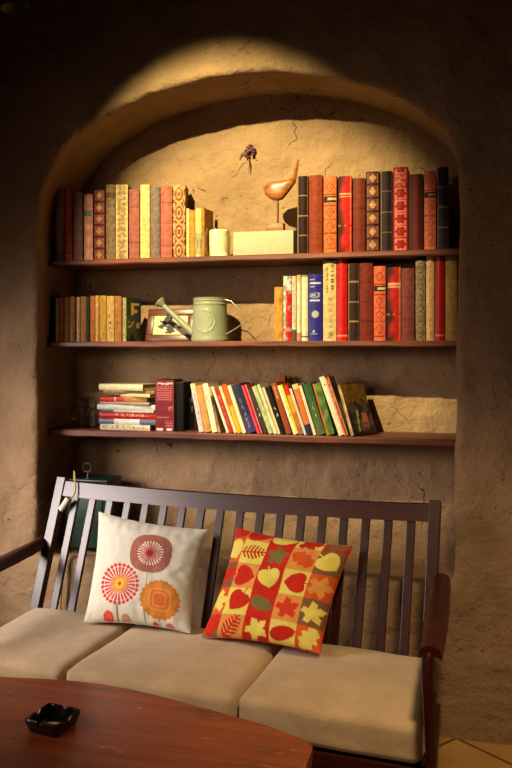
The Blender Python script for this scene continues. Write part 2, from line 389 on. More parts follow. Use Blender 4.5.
tag(obj('floor', box((XL-.1, YB-.1, -.1), (XR+.1, .05, 0)), floor_material(), smooth=False), kind='structure')
M_plain = simple('dark_plaster', (110, 84, 62), 0.9, var=0.1, scale=4, bump=0.3, bscale=20, bd=0.01)
M_ceil = simple('dark_ceiling', (58, 44, 34), 0.9, var=0.15, scale=4, bump=0.3, bscale=20, bd=0.01)
tag(obj('ceiling', box((XL-.1, YB-.1, ZT), (XR+.1, .05, ZT+.1)), M_ceil, smooth=False), kind='structure')
tag(obj('wall_right', box((XR, YB-.1, 0), (XR+.1, 0, ZT)), M_plain, smooth=False), kind='structure')
tag(obj('wall_front', box((XL-.1, YB-.1, 0), (XR+.1, YB, ZT)), M_plain, smooth=False), kind='structure')
bm = bmesh.new()                                     # left wall with a high window opening
wy0, wy1, wz0, wz1 = -2.05, -1.05, 1.12, 2.0
for lo, hi in (((XL-.1, YB, 0), (XL, wy0, ZT)), ((XL-.1, wy1, 0), (XL, 0, ZT)), ((XL-.1, wy0, 0), (XL, wy1, wz0)), ((XL-.1, wy0, wz1), (XL, wy1, ZT))): add_box(bm, lo, hi)
tag(obj('wall_left', bm, M_plain, smooth=False), kind='structure')
bm = bmesh.new()
for lo, hi in (((XL-.09, wy0, wz0), (XL-.03, wy0+.05, wz1)), ((XL-.09, wy1-.05, wz0), (XL-.03, wy1, wz1)), ((XL-.09, wy0, wz0), (XL-.03, wy1, wz0+.05)), ((XL-.09, wy0, wz1-.05), (XL-.03, wy1, wz1)), ((XL-.08, -1.57, wz0), (XL-.04, -1.53, wz1))): add_box(bm, lo, hi)
tag(obj('window_1', bm, M_sofa, smooth=False), kind='structure')

# ================================================================== SHELVES
SH = [(1.844, .024), (1.487, .025), (1.101, .028)]
SY0, SY1 = .12, .372
labs = ['top wooden shelf with old leather bound volumes and carved bird', 'middle wooden shelf carrying the green watering can', 'lowest wooden shelf with leaning paperbacks and glass mug']
for (z, th), lab in zip(SH, labs):
    bm = bmesh.new(); n = 60; g = []
    for i in range(n+1):
        x = -1.755+1.773*i/n
        dz = N3((x, z, 0), 3, .003, 5); dy = N3((x, z, 1), 7, .004, 8); dh = N3((x, z, 2), 11, .003, 2)
        g.append([bm.verts.new(p) for p in ((x, SY0+dy+.004, z+0*dz), (x, SY1, z), (x, SY1, z-th), (x, SY0+dy+.004, z-th+dh), (x, SY0+dy, z-th+.005+dh), (x, SY0+dy, z-.005))])
    for i in range(n):
        for k in range(6): bm.faces.new((g[i][k], g[i][(k+1) % 6], g[i+1][(k+1) % 6], g[i+1][k]))
    bm.faces.new(g[0]); bm.faces.new(g[-1][::-1])
    tag(obj('wall_shelf', bm, M_shelf), lab, 'shelf', 'shelves in the arched niche')

# ================================================================== BOOKS
def mix(a, b, t): return tuple(a[i]*(1-t)+b[i]*t for i in range(3))
def h2(i, j): 
    x = sin(i*12.9898+j*78.233)*43758.5453; return x-math.floor(x)
# every pattern is f(u, v, mu, mv): u across 0..1, v up 0..1, in metres mu, mv
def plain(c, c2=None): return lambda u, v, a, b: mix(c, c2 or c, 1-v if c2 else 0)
def lines(c, l, pos, edge=None):
    def f(u, v, a, b):
        if edge and (u < .10 or u > .93): return edge
        return l if any(abs(v-p) < .009 for p in pos) else c
    return f
def text(base, c, v0, v1, u0=.3, u1=.7, dens=.6, pitch=.005):
    def f(u, v, a, b):
        if v0 < v < v1 and u0 < u < u1:
            i = math.floor(b/pitch); fr = b/pitch-i
            if h2(i, 3) > .18 and fr < .72 and h2(i, math.floor((u-u0)/(u1-u0)*3)+7) < dens: return c
        return base(u, v, a, b)
    return f
def htext(base, c, rows, u0=.15, u1=.85):
    def f(u, v, a, b):
        for k, r in enumerate(rows):
            if abs(v-r) < .009 and u0 < u < u1 and h2(math.floor(u*9), k+11) > .25: return c
        return base(u, v, a, b)
    return f
def label(base, c, v0, v1, tc=None):
    def f(u, v, a, b):
        if v0 < v < v1 and .06 < u < .94:
            if tc and abs(v-(v0+v1)/2) < (v1-v0)*.22 and h2(math.floor(u*7), 5) > .3: return tc
            return c
        return base(u, v, a, b)
    return f
def panels(c, p, g, n=6, dark=None):
    def f(u, v, a, b):
        k = math.floor(v*n); fv = v*n-k
        if u < .10 or u > .90 or fv < .12 or fv > .94: return dark or c
        x = (u-.5)*1.25; y = (fv-.53)*1.1
        if abs(x)+abs(y) < .34 and abs(x)+abs(y) > .17: return g
        if x*x+y*y < .012: return g
        if abs(u-.16) < .03 or abs(u-.84) < .03: return mix(p, g, .5)
        return p
    return f
def diamonds(c, d, lab, tc):
    def f(u, v, a, b):
        if u < .07 or u > .93: return mix(c, (60, 20, 10), .3)
        if .66 < v < .74: return tc if (.685 < v < .715 and h2(math.floor(u*6), 2) > .3) else lab
        for z in (.06, .26, .44, .62, .76): 
            if abs(v-z) < .008: return d
        for z in (.16, .35, .53, .86):
            q = abs(u-.5)/.36+abs(v-z)/.07
            if .7 < q < 1.02 or q < .22: return d
        return c
    return f
def rosette(c, d):
    def f(u, v, a, b):
        n = 6.6; k = math.floor(v*n); fv = v*n-k
        if u < .08 or u > .92 or fv < .08: return d
        if k == 5: return mix(c, d, .6) if h2(math.floor(u*6), math.floor(fv*6)) > .4 else c
        x = (u-.5)*1.05; y = (fv-.54); r = sqrt(x*x+y*y); th = atan2(y, x)
        if r < .36+.05*cos(6*th): return mix(d, c, .35) if .10 < r < .16 else d
        return c
    return f
def halfred(c, d, g):
    def f(u, v, a, b):
        n = noise.noise(Vector((u*1.5, v*6, 4)))
        s = mix(d, c, max(0, min(1, .5+(u-.4)*2.2+n)))
        if abs(v-.77) < .012 or abs(v-.73) < .008: return g if h2(math.floor(u*8), 1) > .2 else s
        if abs(v-.36) < .01: return mix(s, g, .6) if h2(math.floor(u*8), 6) > .4 else s
        if u > .92: return mix(s, (220, 160, 120), .5)
        return s
    return f
def lace(c, g):
    def f(u, v, a, b):
        e = min(u, 1-u)
        if e < .18+.06*sin(v*90): return g
        if h2(math.floor(u*6), math.floor(v*38)) > .62: return mix(c, g, .55)
        return c
    return f
def ovals(c, g, n=4.0):
    def f(u, v, a, b):
        fv = (v*n) % 1.0; x = (u-.5)/.4; y = (fv-.5)/.5
        q = x*x+y*y
        if .62 < q < 1.05 or .08 < q < .25: return g
        if abs(x) > .85 and q > 1.2 and h2(math.floor(u*10), math.floor(v*40)) > .4: return g
        if v > .93: return g if h2(math.floor(u*8), math.floor(v*60)) > .4 else c
        return c
    return f
def mottle(c, d, s=14, k=.9):
    def f(u, v, a, b): return mix(c, d, max(0, min(1, .5+k*noise.noise(Vector((a*s*10, b*s*3, c[0]))))))
    return f
def split(stops):
    """horizontal colour fields up the spine: [(v_from, colour), ...]"""
    def f(u, v, a, b):
        r = stops[0][1]
        for s, c in stops:
            if v >= s: r = c
        return r
    return f
def stripes(cs, us):
    def f(u, v, a, b):
        for c, e in zip(cs, us):
            if u < e: return c
        return cs[-1]
    return f
def bookgeo(w, h, d, fn, cover_c, rnd=.25, front=None, side_left=None, nu=14, nv=None):
    """cover: spine (rounded) + two boards; pages apart. Local: x 0..w, y 0 (spine)..d, z 0..h"""
    nv = nv or max(24, int(h/.0032)); bm = bmesh.new(); bul = min(.006, w*rnd)
    lay = bm.loops.layers  # noqa
    t = min(.0028, w*.2); cols = {}
    def V(p, c): v = bm.verts.new(p); cols[v] = c; return v
    g = []
    for i in range(nv+1):
        v = i/nv; row = []
        for j in range(nu+1):
            u = j/nu; y = bul*(1-sin(pi*u)) if bul else 0
            row.append(V((w*u, y, h*v), fn(min(max(u, .01), .99), v, w*u, h*v)))
        g.append(row)
    for i in range(nv):
        for j in range(nu): bm.faces.new((g[i][j], g[i][j+1], g[i+1][j+1], g[i+1][j]))
    # inner side of the spine
    i0 = [V((t, bul+t, 0), cover_c), V((w-t, bul+t, 0), cover_c)]; i1 = [V((t, bul+t, h), cover_c), V((w-t, bul+t, h), cover_c)]
    bm.faces.new((i0[0], i0[1], i1[1], i1[0]))
    bm.faces.new([g[0][j] for j in range(nu+1)]+[i0[1], i0[0]]); bm.faces.new([g[nv][j] for j in range(nu, -1, -1)]+[i1[0], i1[1]])
    # boards
    def board(x0, x1, fnn, outer):
        ny, nz = (26, 40) if fnn else (1, 1)
        gg = []
        for i in range(nz+1):
            gg.append([V((outer, bul+(d-bul)*j/ny, h*i/nz), fnn(j/ny, i/nz, d*j/ny, h*i/nz) if fnn else cover_c) for j in range(ny+1)])
        for i in range(nz):
            for j in range(ny): bm.faces.new((gg[i][j], gg[i][j+1], gg[i+1][j+1], gg[i+1][j]))
        inn = x0 if outer == x1 else x1
        q = [V((inn, y, z), cover_c) for y, z in ((bul, 0), (d, 0), (d, h), (bul, h))]
        bm.faces.new(q)
        bm.faces.new(gg[0]+[q[1], q[0]]) ; bm.faces.new(gg[nz][::-1]+[q[3], q[2]])
        bm.faces.new([r[-1] for r in gg]+[q[2], q[1]]); bm.faces.new([r[0] for r in gg][::-1]+[q[0], q[3]])
    board(0, t, side_left, 0); board(w-t, w, front, w)
    bm.verts.index_update(); bmesh.ops.recalc_face_normals(bm, faces=bm.faces[:])
    order = [cols[v] for v in bm.verts]
    me = bpy.data.meshes.new('cover'); bm.to_mesh(me); bm.free()
    at = me.color_attributes.new('Col', 'FLOAT_COLOR', 'POINT')
    for i, c in enumerate(order): at.data[i].color = lin(c)
    pm = box((t+.0003, bul+t+.0003, .0025), (w-t-.0003, d-.004, h-.003))
    return me, pm
def book(lab, x, y, z, w, h, d, fn, cc, mat=None, rot=(0, 0, 0), group=None, pages=None, **kw):
    t = thing('book', lab, 'book', (x, y, z), rot, group)
    me, pm = bookgeo(w, h, d, fn, cc, **kw)
    me.materials.append(mat or M_print)
    for p in me.polygons: p.use_smooth = True
    me.set_sharp_from_angle(angle=R(35))
    c = bpy.data.objects.new('cover', me); COL.objects.link(c); c.parent = t
    obj('pages', pm, pages or M_pages, t, smooth=False)
    return t
def row(items, shelf, group, Y=.15, Y2=None, dep=.19):
    """books side by side; Y is the depth of the first spine, Y2 of the last one"""
    z0 = SH[shelf][0]; xa, xb = items[0][0], items[-1][1]; Y2 = Y if Y2 is None else Y2
    for it in items:
        x0, x1, top, fn, cc, lab = it[:6]; kw = dict(it[6]) if len(it) > 6 else {}
        yy = lambda x: Y+(Y2-Y)*(x-xa)/max(1, xb-xa)
        dd = kw.pop('dep', dep); a = atY(x0, 340, yy(x0)); b = atY(x1, 340, yy(x1)); d = Vector((b.x-a.x, b.y-a.y, 0))
        zt = atY((x0+x1)/2, top, yy((x0+x1)/2)).z; u = d.normalized()
        book(lab, a.x+u.x*.0006, a.y+u.y*.0006, z0, d.length-.0012, zt-z0, dd, fn, cc, group=group, rot=(0, 0, atan2(d.y, d.x)), **kw)
GOLD = (196, 160, 96)
r1l = [
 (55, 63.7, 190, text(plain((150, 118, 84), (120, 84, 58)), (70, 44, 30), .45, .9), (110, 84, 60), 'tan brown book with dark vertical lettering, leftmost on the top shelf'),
 (64.3, 72, 187, lines(plain((188, 92, 84), (170, 54, 46))(0, .5, 0, 0), (214, 120, 96), (.07,)), (160, 56, 48), 'slim coral red book with a fine gold line near its foot, top shelf'),
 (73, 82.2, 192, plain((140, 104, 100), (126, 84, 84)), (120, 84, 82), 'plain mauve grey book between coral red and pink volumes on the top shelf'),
 (83.6, 92.6, 194, label(panels((196, 130, 118), (198, 136, 122), (222, 166, 144), 5), (96, 108, 96), .67, .76, (170, 160, 140)), (178, 108, 100), 'shortest pink book with a grey green title label, top shelf left group'),
 (93.2, 105, 190, panels((96, 36, 36), (128, 62, 56), (186, 132, 96), 6, (70, 26, 26)), (86, 34, 34), 'maroon leather volume with six gold tooled panels, beside the pink book with grey label'),
 (105.6, 115, 184.5, label(mottle((146, 116, 90), (110, 84, 66), 20), (96, 66, 56), .82, .90), (104, 76, 60), 'grey brown speckled old volume left of the lace bordered book, top shelf'),
 (115.4, 127.6, 184.5, lace((148, 118, 82), (208, 184, 130)), (130, 100, 70), 'brown book with dotted gold lace borders down its spine, top shelf'),
 (128.6, 139.2, 189, lines((158, 90, 82), (132, 70, 64), (.25, .5, .75)), (140, 76, 70), 'dusty rose book between gold lace border book and cream book, top shelf'),
 (140, 149.5, 184.5, text(plain((226, 196, 130)), (170, 136, 80), .25, .6, .35, .65), (206, 172, 110), 'cream yellow book spine, palest of the left group on the top shelf'),
 (150, 159.6, 187, mottle((142, 120, 112), (112, 92, 92), 34), (112, 94, 92), 'grey lavender cloth book right of the cream yellow spine, top shelf'),
 (160.2, 172, 186, lines((176, 100, 86), (150, 80, 70), (.2, .5, .78)), (150, 80, 70), 'rose pink book right of the grey lavender one, top shelf'),
 (172.6, 185.2, 184.5, ovals((132, 70, 44), (206, 160, 104)), (120, 62, 40), 'brown book with interlaced gold ovals, last tall book left of the candle'),
]
row(r1l, 0, 'old books at the left of the top shelf', .14, .245, .10)
r1s = [
 (186, 189.2, 208.5, plain((236, 208, 140)), (226, 196, 130), 'thin cream booklet beside the brown book with gold ovals, top shelf'),
 (189.2, 194.6, 210, mottle((214, 152, 74), (190, 124, 58), 20), (196, 134, 64), 'small ochre book between thin cream booklet and yellow labelled book'),
 (194.8, 201.2, 208.5, label(plain((240, 206, 128)), (170, 166, 128), .08, .52, (120, 110, 80)), (230, 196, 120), 'small yellow book with grey green label on its lower spine, near the candle'),
]
row(r1s, 0, 'small books left of the candle', Y=.225, dep=.12)
a = atY(201.6, 340, .225)
book('small ochre wooden looking book turned to show its cover, nearest the candle', a.x, .225, SH[0][0], .012, atY(203, 208, .225).z-SH[0][0], .10, mottle((206, 140, 62), (176, 108, 44), 20), (196, 132, 58), rot=(0, 0, R(-6)), group='small books left of the candle')
BLK = (42, 20, 20)
r1r = [
 (297, 307.8, 176, lines(BLK, (176, 140, 108), (.24, .49, .75), (150, 110, 80)), (52, 34, 30), 'black brown book with three pale bands, beside the carved bird'),
 (308.6, 322.2, 175, lines(mottle((150, 62, 34), (128, 50, 28), 12)(0, 0, 0, 0), (116, 42, 24), (.2, .4, .6, .8)), (120, 46, 26), 'plain russet leather volume second in the right group of the top shelf'),
 (323.2, 336.4, 176, diamonds((208, 112, 62), (150, 62, 32), (44, 34, 32), (206, 170, 130)), (170, 84, 46), 'orange tan book with diamond tooling and black label, top shelf'),
 (337.8, 351.4, 176, halfred((196, 30, 26), (70, 24, 22), (214, 160, 110)), (90, 24, 22), 'bright red volume shading to black with gold title, top shelf'),
 (352.6, 365, 178, lines((112, 42, 30), (90, 32, 24), (.3, .6)), (96, 36, 26), 'plain dark russet book between the bright red volume and panelled maroon one, top shelf'),
 (365.6, 379.6, 171.5, panels((72, 28, 24), (106, 52, 40), (190, 142, 100), 6, (50, 20, 18)), (60, 24, 22), 'tall dark maroon book with gold ornamented panels, right of the plain dark russet one'),
 (380.4, 392.4, 171, lines((42, 24, 24), (120, 88, 68), (.24, .49, .75), (110, 92, 84)), (46, 34, 32), 'black brown banded book between panelled maroon and red rosette volumes, top shelf'),
 (393, 408, 167, rosette((214, 116, 100), (150, 22, 28)), (150, 30, 34), 'crimson book with pink squares and red rosettes down the spine, top shelf'),
 (408.4, 423.4, 174, stripes([(72, 30, 28), (110, 38, 34), (72, 30, 28)], [.3, .7, 1]), (66, 28, 26), 'shorter dark wine book right of the red rosette volume, top shelf'),
 (424, 436, 171, diamonds((206, 104, 80), (160, 62, 50), (30, 20, 20), (150, 110, 90)), (160, 80, 60), 'salmon pink book with diamond tooling and black label, near the niche right end'),
 (437, 448.6, 167, lines((44, 34, 40), (120, 96, 88), (.27, .52, .76), (100, 76, 66)), (40, 30, 34), 'black banded book at the far right end of the top shelf'),
]
row(r1r, 0, 'old leather books at the right of the top shelf')
P_ = (190, 140, 84)
r2l = [
 (49.5, 55, 296, mottle((36, 42, 34), (60, 30, 24), 20), (34, 34, 28), 'black green old paperback, leftmost on the middle shelf'),
 (55.2, 58.4, 298, mottle((210, 186, 150), (160, 120, 90), 40), (180, 150, 110), 'thin cream spotted paperback second from the left, middle shelf'),
 (58.6, 63.6, 297.5, mottle((186, 118, 70), (160, 96, 54), 20), (168, 104, 60), 'orange tan worn paperback third from the left, middle shelf'),
 (63.9, 68.6, 297.5, mottle((186, 140, 84), (164, 118, 66), 20), (168, 122, 70), 'straw coloured worn paperback fourth from the left, middle shelf'),
 (68.9, 74.4, 296.5, mottle((190, 134, 84), (166, 112, 66), 20), (168, 118, 70), 'tan worn paperback just left of a dark gap, middle shelf'),
 (76.2, 79.6, 297, mottle((224, 200, 164), (190, 130, 96), 24), (200, 160, 120), 'thin pale cream paperback with white foot, right of a dark gap, middle shelf'),
 (79.9, 85.8, 296.5, mottle((184, 122, 74), (150, 110, 70), 24), (160, 110, 66), 'brown tan paperback with greenish top, middle shelf left'),
 (86, 89.4, 297, mottle((66, 80, 62), (40, 40, 30), 24), (60, 66, 50), 'slim dark green paperback among the tan ones, middle shelf'),
 (89.7, 94.8, 296, mottle((206, 124, 74), (176, 100, 58), 24), (180, 108, 62), 'orange worn paperback right of the slim dark green one, middle shelf'),
 (95, 98.4, 295.5, mottle((226, 190, 130), (196, 140, 84), 24), (206, 160, 104), 'narrow cream paperback right of the orange worn one, middle shelf'),
 (98.8, 105.8, 295.5, mottle((206, 160, 70), (170, 124, 56), 14), (186, 140, 66), 'mustard yellow worn paperback in the left row, middle shelf'),
 (106.1, 113.6, 296, text(mottle((206, 170, 110), (186, 146, 88), 14), (84, 60, 40), .2, .62, .35, .65), (190, 150, 94), 'pale tan paperback with dark vertical title, middle shelf'),
 (113.9, 121, 296, text(mottle((178, 118, 70), (154, 96, 54), 14), (130, 76, 44), .2, .7, .35, .65), (160, 104, 60), 'brown paperback beside the one with green pictorial cover, middle shelf'),
]
row([it+({'pages': M_oldpages},) for it in r2l], 1, 'worn paperbacks at the left of the middle shelf', .142, .155, .12)
def pict(u, v, a, b):
    if .62 < v < .90 and .34 < u < .52: return (206, 160, 60)
    if abs(v-.86) < .035 and .34 < u < .85: return (206, 160, 60)
    if abs(v-.70) < .03 and .34 < u < .75: return (196, 146, 56)
    if .30 < v < .46 and .08 < u < .92 and h2(math.floor(u*9), math.floor(v*14)) > .4: return (150, 140, 90)
    if v < .2 and (u-.4)**2*2+(v-.05)**2 < .04: return (14, 18, 14)
    if u > .6 and v > .4: return (30, 48, 62)
    return mix((38, 44, 30), (70, 66, 38), max(0, min(1, .5+noise.noise(Vector((u*4, v*5, 2))))))
a = atY(121.8, 340, .158)
book('dark green pictorial paperback with yellow design on its cover, turned outward beside the picture frame', a.x, .158, SH[1][0], .020, atY(124, 297.5, .15).z-SH[1][0], .115,
     mottle((196, 180, 120), (92, 96, 60), 30), (40, 46, 32), mat=M_gloss, rot=(0, 0, R(-13)), group='worn paperbacks at the left of the middle shelf', front=pict, pages=M_oldpages)
WH = (232, 218, 186)
def magz(u, v, a, b):
    n = noise.noise(Vector((u*2.2, v*14, 1)))
    if v < .78 and u > .35 and n > -.25: return (196, 36, 30)
    if v < .2 and n > 0: return (206, 90, 70)
    return (214, 206, 192) if n > -.1 else (150, 150, 150)
def bluesp(u, v, a, b):
    if abs(v-.86) < .012 and .08 < u < .92: return (206, 206, 216)
    if abs(v-.915) < .008 and .08 < u < .5: return (180, 180, 200)
    if abs(v-.81) < .008 and .08 < u < .5 : return (180, 180, 200)
    if .64 < v < .72 and .1 < u < .8 and h2(math.floor(u*7), math.floor(v*60)) > .4: return (150, 150, 176)
    if abs(v-.61) < .012 and .12 < u < .85: return (210, 210, 220)
    if ((u-.5)/.24)**2+((v-.40)/.055)**2 < 1: return (170, 168, 160)
    if ((u-.4)/.1)**2+((v-.145)/.02)**2 < 1: return (190, 180, 150)
    if abs(v-.105) < .008 and .15 < u < .65: return (176, 166, 140)
    return (38, 38, 130)
def tansp(u, v, a, b):
    i = math.floor(b/.0085); fr = b/.0085-i
    if .56 < v < .97 and .60 < u < .80 and fr < .6 and h2(i, 2) > .2: return (84, 60, 38)
    if .60 < v < .93 and .24 < u < .38 and fr < .6 and h2(i, 9) > .15: return (110, 84, 54)
    if .16 < v < .54 and .40 < u < .75 and fr < .5 and h2(i, 4) > .3: return (170, 136, 92)
    q = ((u-.6)/.16)**2+((v-.09)/.022)**2
    if .3 < q < 1: return (60, 44, 30)
    if .02 < v < .06 and .42 < u < .78: return (176, 146, 104)
    return (214, 180, 128)
r2r = [
 (274, 282.6, 287, mottle((214, 160, 78), (188, 124, 52), 9), (200, 144, 66), 'short honey yellow book at the left end of the right group, middle shelf', {'dep': .13}),
 (283, 291.4, 276, magz, (206, 190, 170), 'red and white patterned magazine bound volume, middle shelf right group', {'mat': M_gloss}),
 (291.8, 296.2, 276, text(split([(0, (90, 80, 76)), (.18, (222, 196, 180))]), (180, 90, 80), .3, .9), (220, 196, 176), 'thin white book with small red lettering and grey foot, middle shelf'),
 (296.6, 300.8, 275, split([(0, (206, 130, 110)), (.12, (232, 214, 176)), (.9, (226, 180, 130))]), (230, 210, 170), 'thin cream book with pinkish foot left of the widest white one, middle shelf'),
 (301.2, 307.8, 275, split([(0, WH), (.05, (120, 70, 50)), (.08, WH), (.97, (150, 150, 110))]), WH, 'plain white book immediately left of the blue volume, middle shelf'),
 (308.2, 322.2, 274, bluesp, (34, 34, 116), 'deep blue book with silver title and round emblem, middle shelf', {'mat': M_gloss}),
 (322.8, 336.2, 261, tansp, (206, 172, 120), 'tall sand coloured book with vertical brown title, right of the blue book'),
 (336.7, 347.2, 257.5, lines((186, 22, 20), (226, 140, 90), (.06,)), (176, 22, 20), 'tall bright red book beside the sand coloured one, middle shelf', {'mat': M_gloss}),
 (347.9, 359, 263, lines((48, 30, 28), (160, 124, 94), (.25, .5, .76), (130, 96, 72)), (46, 30, 28), 'black brown banded book right of the tall bright red one, middle shelf'),
 (359.4, 372.8, 263, lines((112, 38, 32), (90, 28, 24), (.25, .5, .75)), (96, 32, 28), 'plain dark red leather book right of the black banded one, middle shelf'),
 (373.4, 385.6, 266, diamonds((206, 96, 62), (146, 48, 30), (28, 20, 20), (196, 170, 140)), (160, 76, 48), 'orange red book with diamonds and black label, middle shelf'),
 (386.4, 400.6, 267, halfred((176, 32, 28), (56, 22, 22), (206, 150, 110)), (80, 24, 22), 'glossy red and black volume right of the orange diamond book, middle shelf'),
 (401.2, 414.4, 268, lines((116, 56, 54), (96, 44, 44), (.3, .6)), (100, 48, 46), 'dull mauve brown book, shortest in the right half of the middle shelf'),
 (415.4, 425.4, 260, ovals((104, 84, 66), (146, 126, 98), 5), (96, 76, 60), 'grey brown book with embossed scrollwork, middle shelf right'),
 (426, 434.4, 256, text(plain((206, 160, 120)), (176, 70, 50), .06, .9, .42, .62), (196, 150, 112), 'pale peach book with small red vertical lettering, middle shelf right'),
 (435, 444.6, 254, lines((150, 20, 22), (206, 110, 80), (.06,)), (140, 20, 22), 'tall crimson book second from the right end, middle shelf', {'mat': M_gloss}),
 (445.2, 457.2, 256, mottle((150, 116, 66), (128, 104, 56), 8), (132, 104, 60), 'olive tan book at the right end of the middle shelf'),
]
row(r2r, 1, 'books at the right of the middle shelf')
# leaning paperbacks on the lowest shelf: bottom-left px, top-left px, top y, thickness px
CREAM = (236, 216, 180)
def greenc(u, v, a, b): return mix((54, 92, 52), (120, 140, 60), max(0, min(1, .5+noise.noise(Vector((u*2, v*7, 3))))))
def painting(u, v, a, b):
    n = noise.noise(Vector((u*5, v*7, 8))); n2 = noise.noise(Vector((u*11, v*13, 1)))
    if v+n*.25 > .60: c = mix((120, 78, 30), (76, 60, 28), .5+n)
    else: c = mix((40, 32, 34), (110, 84, 76), max(0, min(1, .35+n+.5*n2)))
    if .14 < v < .42 and .55 < u < .80 and n2 > -.2: c = (170, 92, 72)
    if abs(u-.35-.25*(v-.2)) < .03 and v < .5: c = (150, 160, 96)
    if v < .06: c = (46, 30, 26)
    return c
lean = [
 (199, 190, 384, 5.2, text(split([(0, (206, 190, 190)), (.93, (226, 206, 120))]), (120, 90, 100), .15, .8, .3, .7), (206, 196, 190), 'white and lilac paperback, first of the leaning row, lowest shelf'),
 (204.4, 195.4, 386, 7, mottle((206, 150, 84), (186, 130, 66), 8), (196, 144, 80), 'tan orange paperback second of the leaning row, lowest shelf'),
 (212, 202.2, 384, 6, text(plain(WH), (60, 60, 60), .55, .76, .25, .7), WH, 'thick white paperback with short black title, left part of the leaning row'),
 (218.4, 208.4, 387, 6.6, split([(0, (170, 140, 96)), (.15, (150, 100, 80)), (.45, (120, 80, 66)), (.6, (60, 48, 44)), (.8, (180, 150, 120))]), (150, 110, 84), 'brown photo covered paperback between two white ones, leaning row'),
 (226.6, 210.8, 387, 2.6, plain((226, 216, 190)), WH, 'thin white booklet left of the red spine, leaning row'),
 (229.6, 214.6, 389, 4.2, text(plain((176, 44, 30)), (226, 150, 110), .15, .85, .35, .6), (160, 40, 28), 'red paperback with small cream letters, left of the orange and yellow one'),
 (234.2, 218.4, 387, 3, plain((222, 206, 160)), CREAM, 'thin cream paperback left of the orange and yellow one, leaning row'),
 (237.6, 221.6, 385, 4.6, split([(0, (226, 170, 30)), (.55, (214, 96, 26))]), (206, 96, 30), 'orange and yellow paperback in the leaning row, lowest shelf'),
 (242.6, 227, 386, 3.8, plain((236, 214, 186)), (230, 206, 180), 'pale cream slim paperback left of the navy one, leaning row'),
 (247.8, 231.8, 386, 9, text(split([(0, (60, 56, 110)), (.35, (42, 44, 84)), (.6, (40, 46, 70))]), (196, 160, 110), .12, .7, .35, .55), (36, 38, 70), 'thick navy blue paperback with pale title, leaning row'),
 (257.4, 241.2, 386, 2.4, plain((222, 70, 90)), (206, 60, 80), 'thin pink paperback just right of the navy one, leaning row'),
 (260.2, 243.8, 385, 3.2, stripes([(190, 24, 40), (226, 150, 140)], [.7, 1]), (170, 24, 34), 'thin crimson paperback right of the pink one, leaning row'),
 (264, 247.6, 389, 4.6, text(plain((62, 54, 48)), (206, 200, 190), .35, .55, .3, .7), (58, 50, 44), 'dark grey paperback with white title, middle of the leaning row'),
 (269, 251.6, 387, 5, mottle((150, 156, 104), (206, 206, 160), 12), (160, 160, 110), 'olive green and cream paperback right of dark grey one, leaning row'),
 (274.2, 256.6, 385, 3.2, mottle((226, 226, 196), (180, 190, 140), 12), (220, 220, 190), 'off white greenish paperback in the middle of the leaning row'),
 (277.6, 261.4, 388, 3, stripes([(196, 160, 110), (230, 216, 180)], [.55, 1]), (206, 180, 130), 'slim tan and white paperback left of the black one, leaning row'),
 (281, 265.4, 388, 5, text(plain((26, 22, 20)), (206, 200, 190), .38, .56, .3, .75), (24, 20, 18), 'black paperback with white title, leaning row'),
 (286.4, 270.8, 384, 6.8, text(plain((160, 72, 30), (138, 66, 40)), (226, 186, 130), .72, .93, .35, .6), (150, 66, 30), 'rust brown paperback right of the black one, leaning row'),
 (293.6, 277.2, 386, 5.4, text(stripes([(236, 220, 200), (230, 206, 70)], [.45, 1]), (206, 90, 50), .3, .6, .45, .8), (230, 206, 90), 'yellow and white paperback right of the rust brown one, leaning row'),
 (299.4, 283.4, 386, 4.6, split([(0, (150, 90, 90)), (.15, (186, 110, 40)), (.45, (216, 150, 40)), (.8, (196, 40, 24))]), (180, 60, 30), 'red and golden patterned paperback right of the yellow and white one'),
 (304.2, 289, 389, 2.6, plain((206, 196, 186)), (206, 196, 186), 'thin grey white paperback left of the orange one with navy foot'),
 (307.2, 291.8, 385, 6, split([(0, (40, 40, 76)), (.2, (206, 110, 50)), (.9, (226, 190, 130))]), (226, 200, 150), 'orange spined paperback with navy foot, leaning row'),
 (313.6, 298.6, 386, 3, plain((230, 206, 180)), WH, 'thin cream paperback just left of the thick green one'),
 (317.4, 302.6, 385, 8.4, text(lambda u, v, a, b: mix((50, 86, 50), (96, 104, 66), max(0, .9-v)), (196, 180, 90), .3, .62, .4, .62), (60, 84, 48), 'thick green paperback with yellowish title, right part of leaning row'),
 (326.6, 312.2, 384.5, 8.6, lambda u, v, a, b: (196, 90, 40) if u < .16 else greenc(u, v, a, b), (60, 90, 44), 'bright green paperback with orange spine edge, left of the tall white one'),
 (339, 319, 377.5, 5.6, htext(plain((226, 214, 186)), (60, 60, 80), (.86,)), (220, 210, 180), 'tall white paperback third from the right of the leaning row'),
 (345, 325.2, 378, 5.6, text(stripes([(206, 176, 130), (190, 34, 28), (206, 176, 130)], [.2, .85, 1]), (236, 200, 170), .3, .95, .4, .62), (170, 150, 110), 'tall red spined paperback beside the book with painted cover'),
 (350.8, 331.6, 386, 4.2, mottle((206, 170, 110), (140, 110, 96), 10), (70, 50, 36), 'dark paperback with painted landscape on its cover, last of the leaning row'),
]
z0 = SH[2][0]; YL = .145
geo = []
for b0, t0, ty, tw, fn, cc, lab in lean:
    B = atY(b0, 437, YL).x; T = atY(t0, ty, YL); ln = sqrt((T.x-B)**2+(T.z-z0)**2); th = atan2(B-T.x, T.z-z0)
    W = (atY(b0+tw, 437, YL).x-B)
    geo.append([B, th, ln, W])
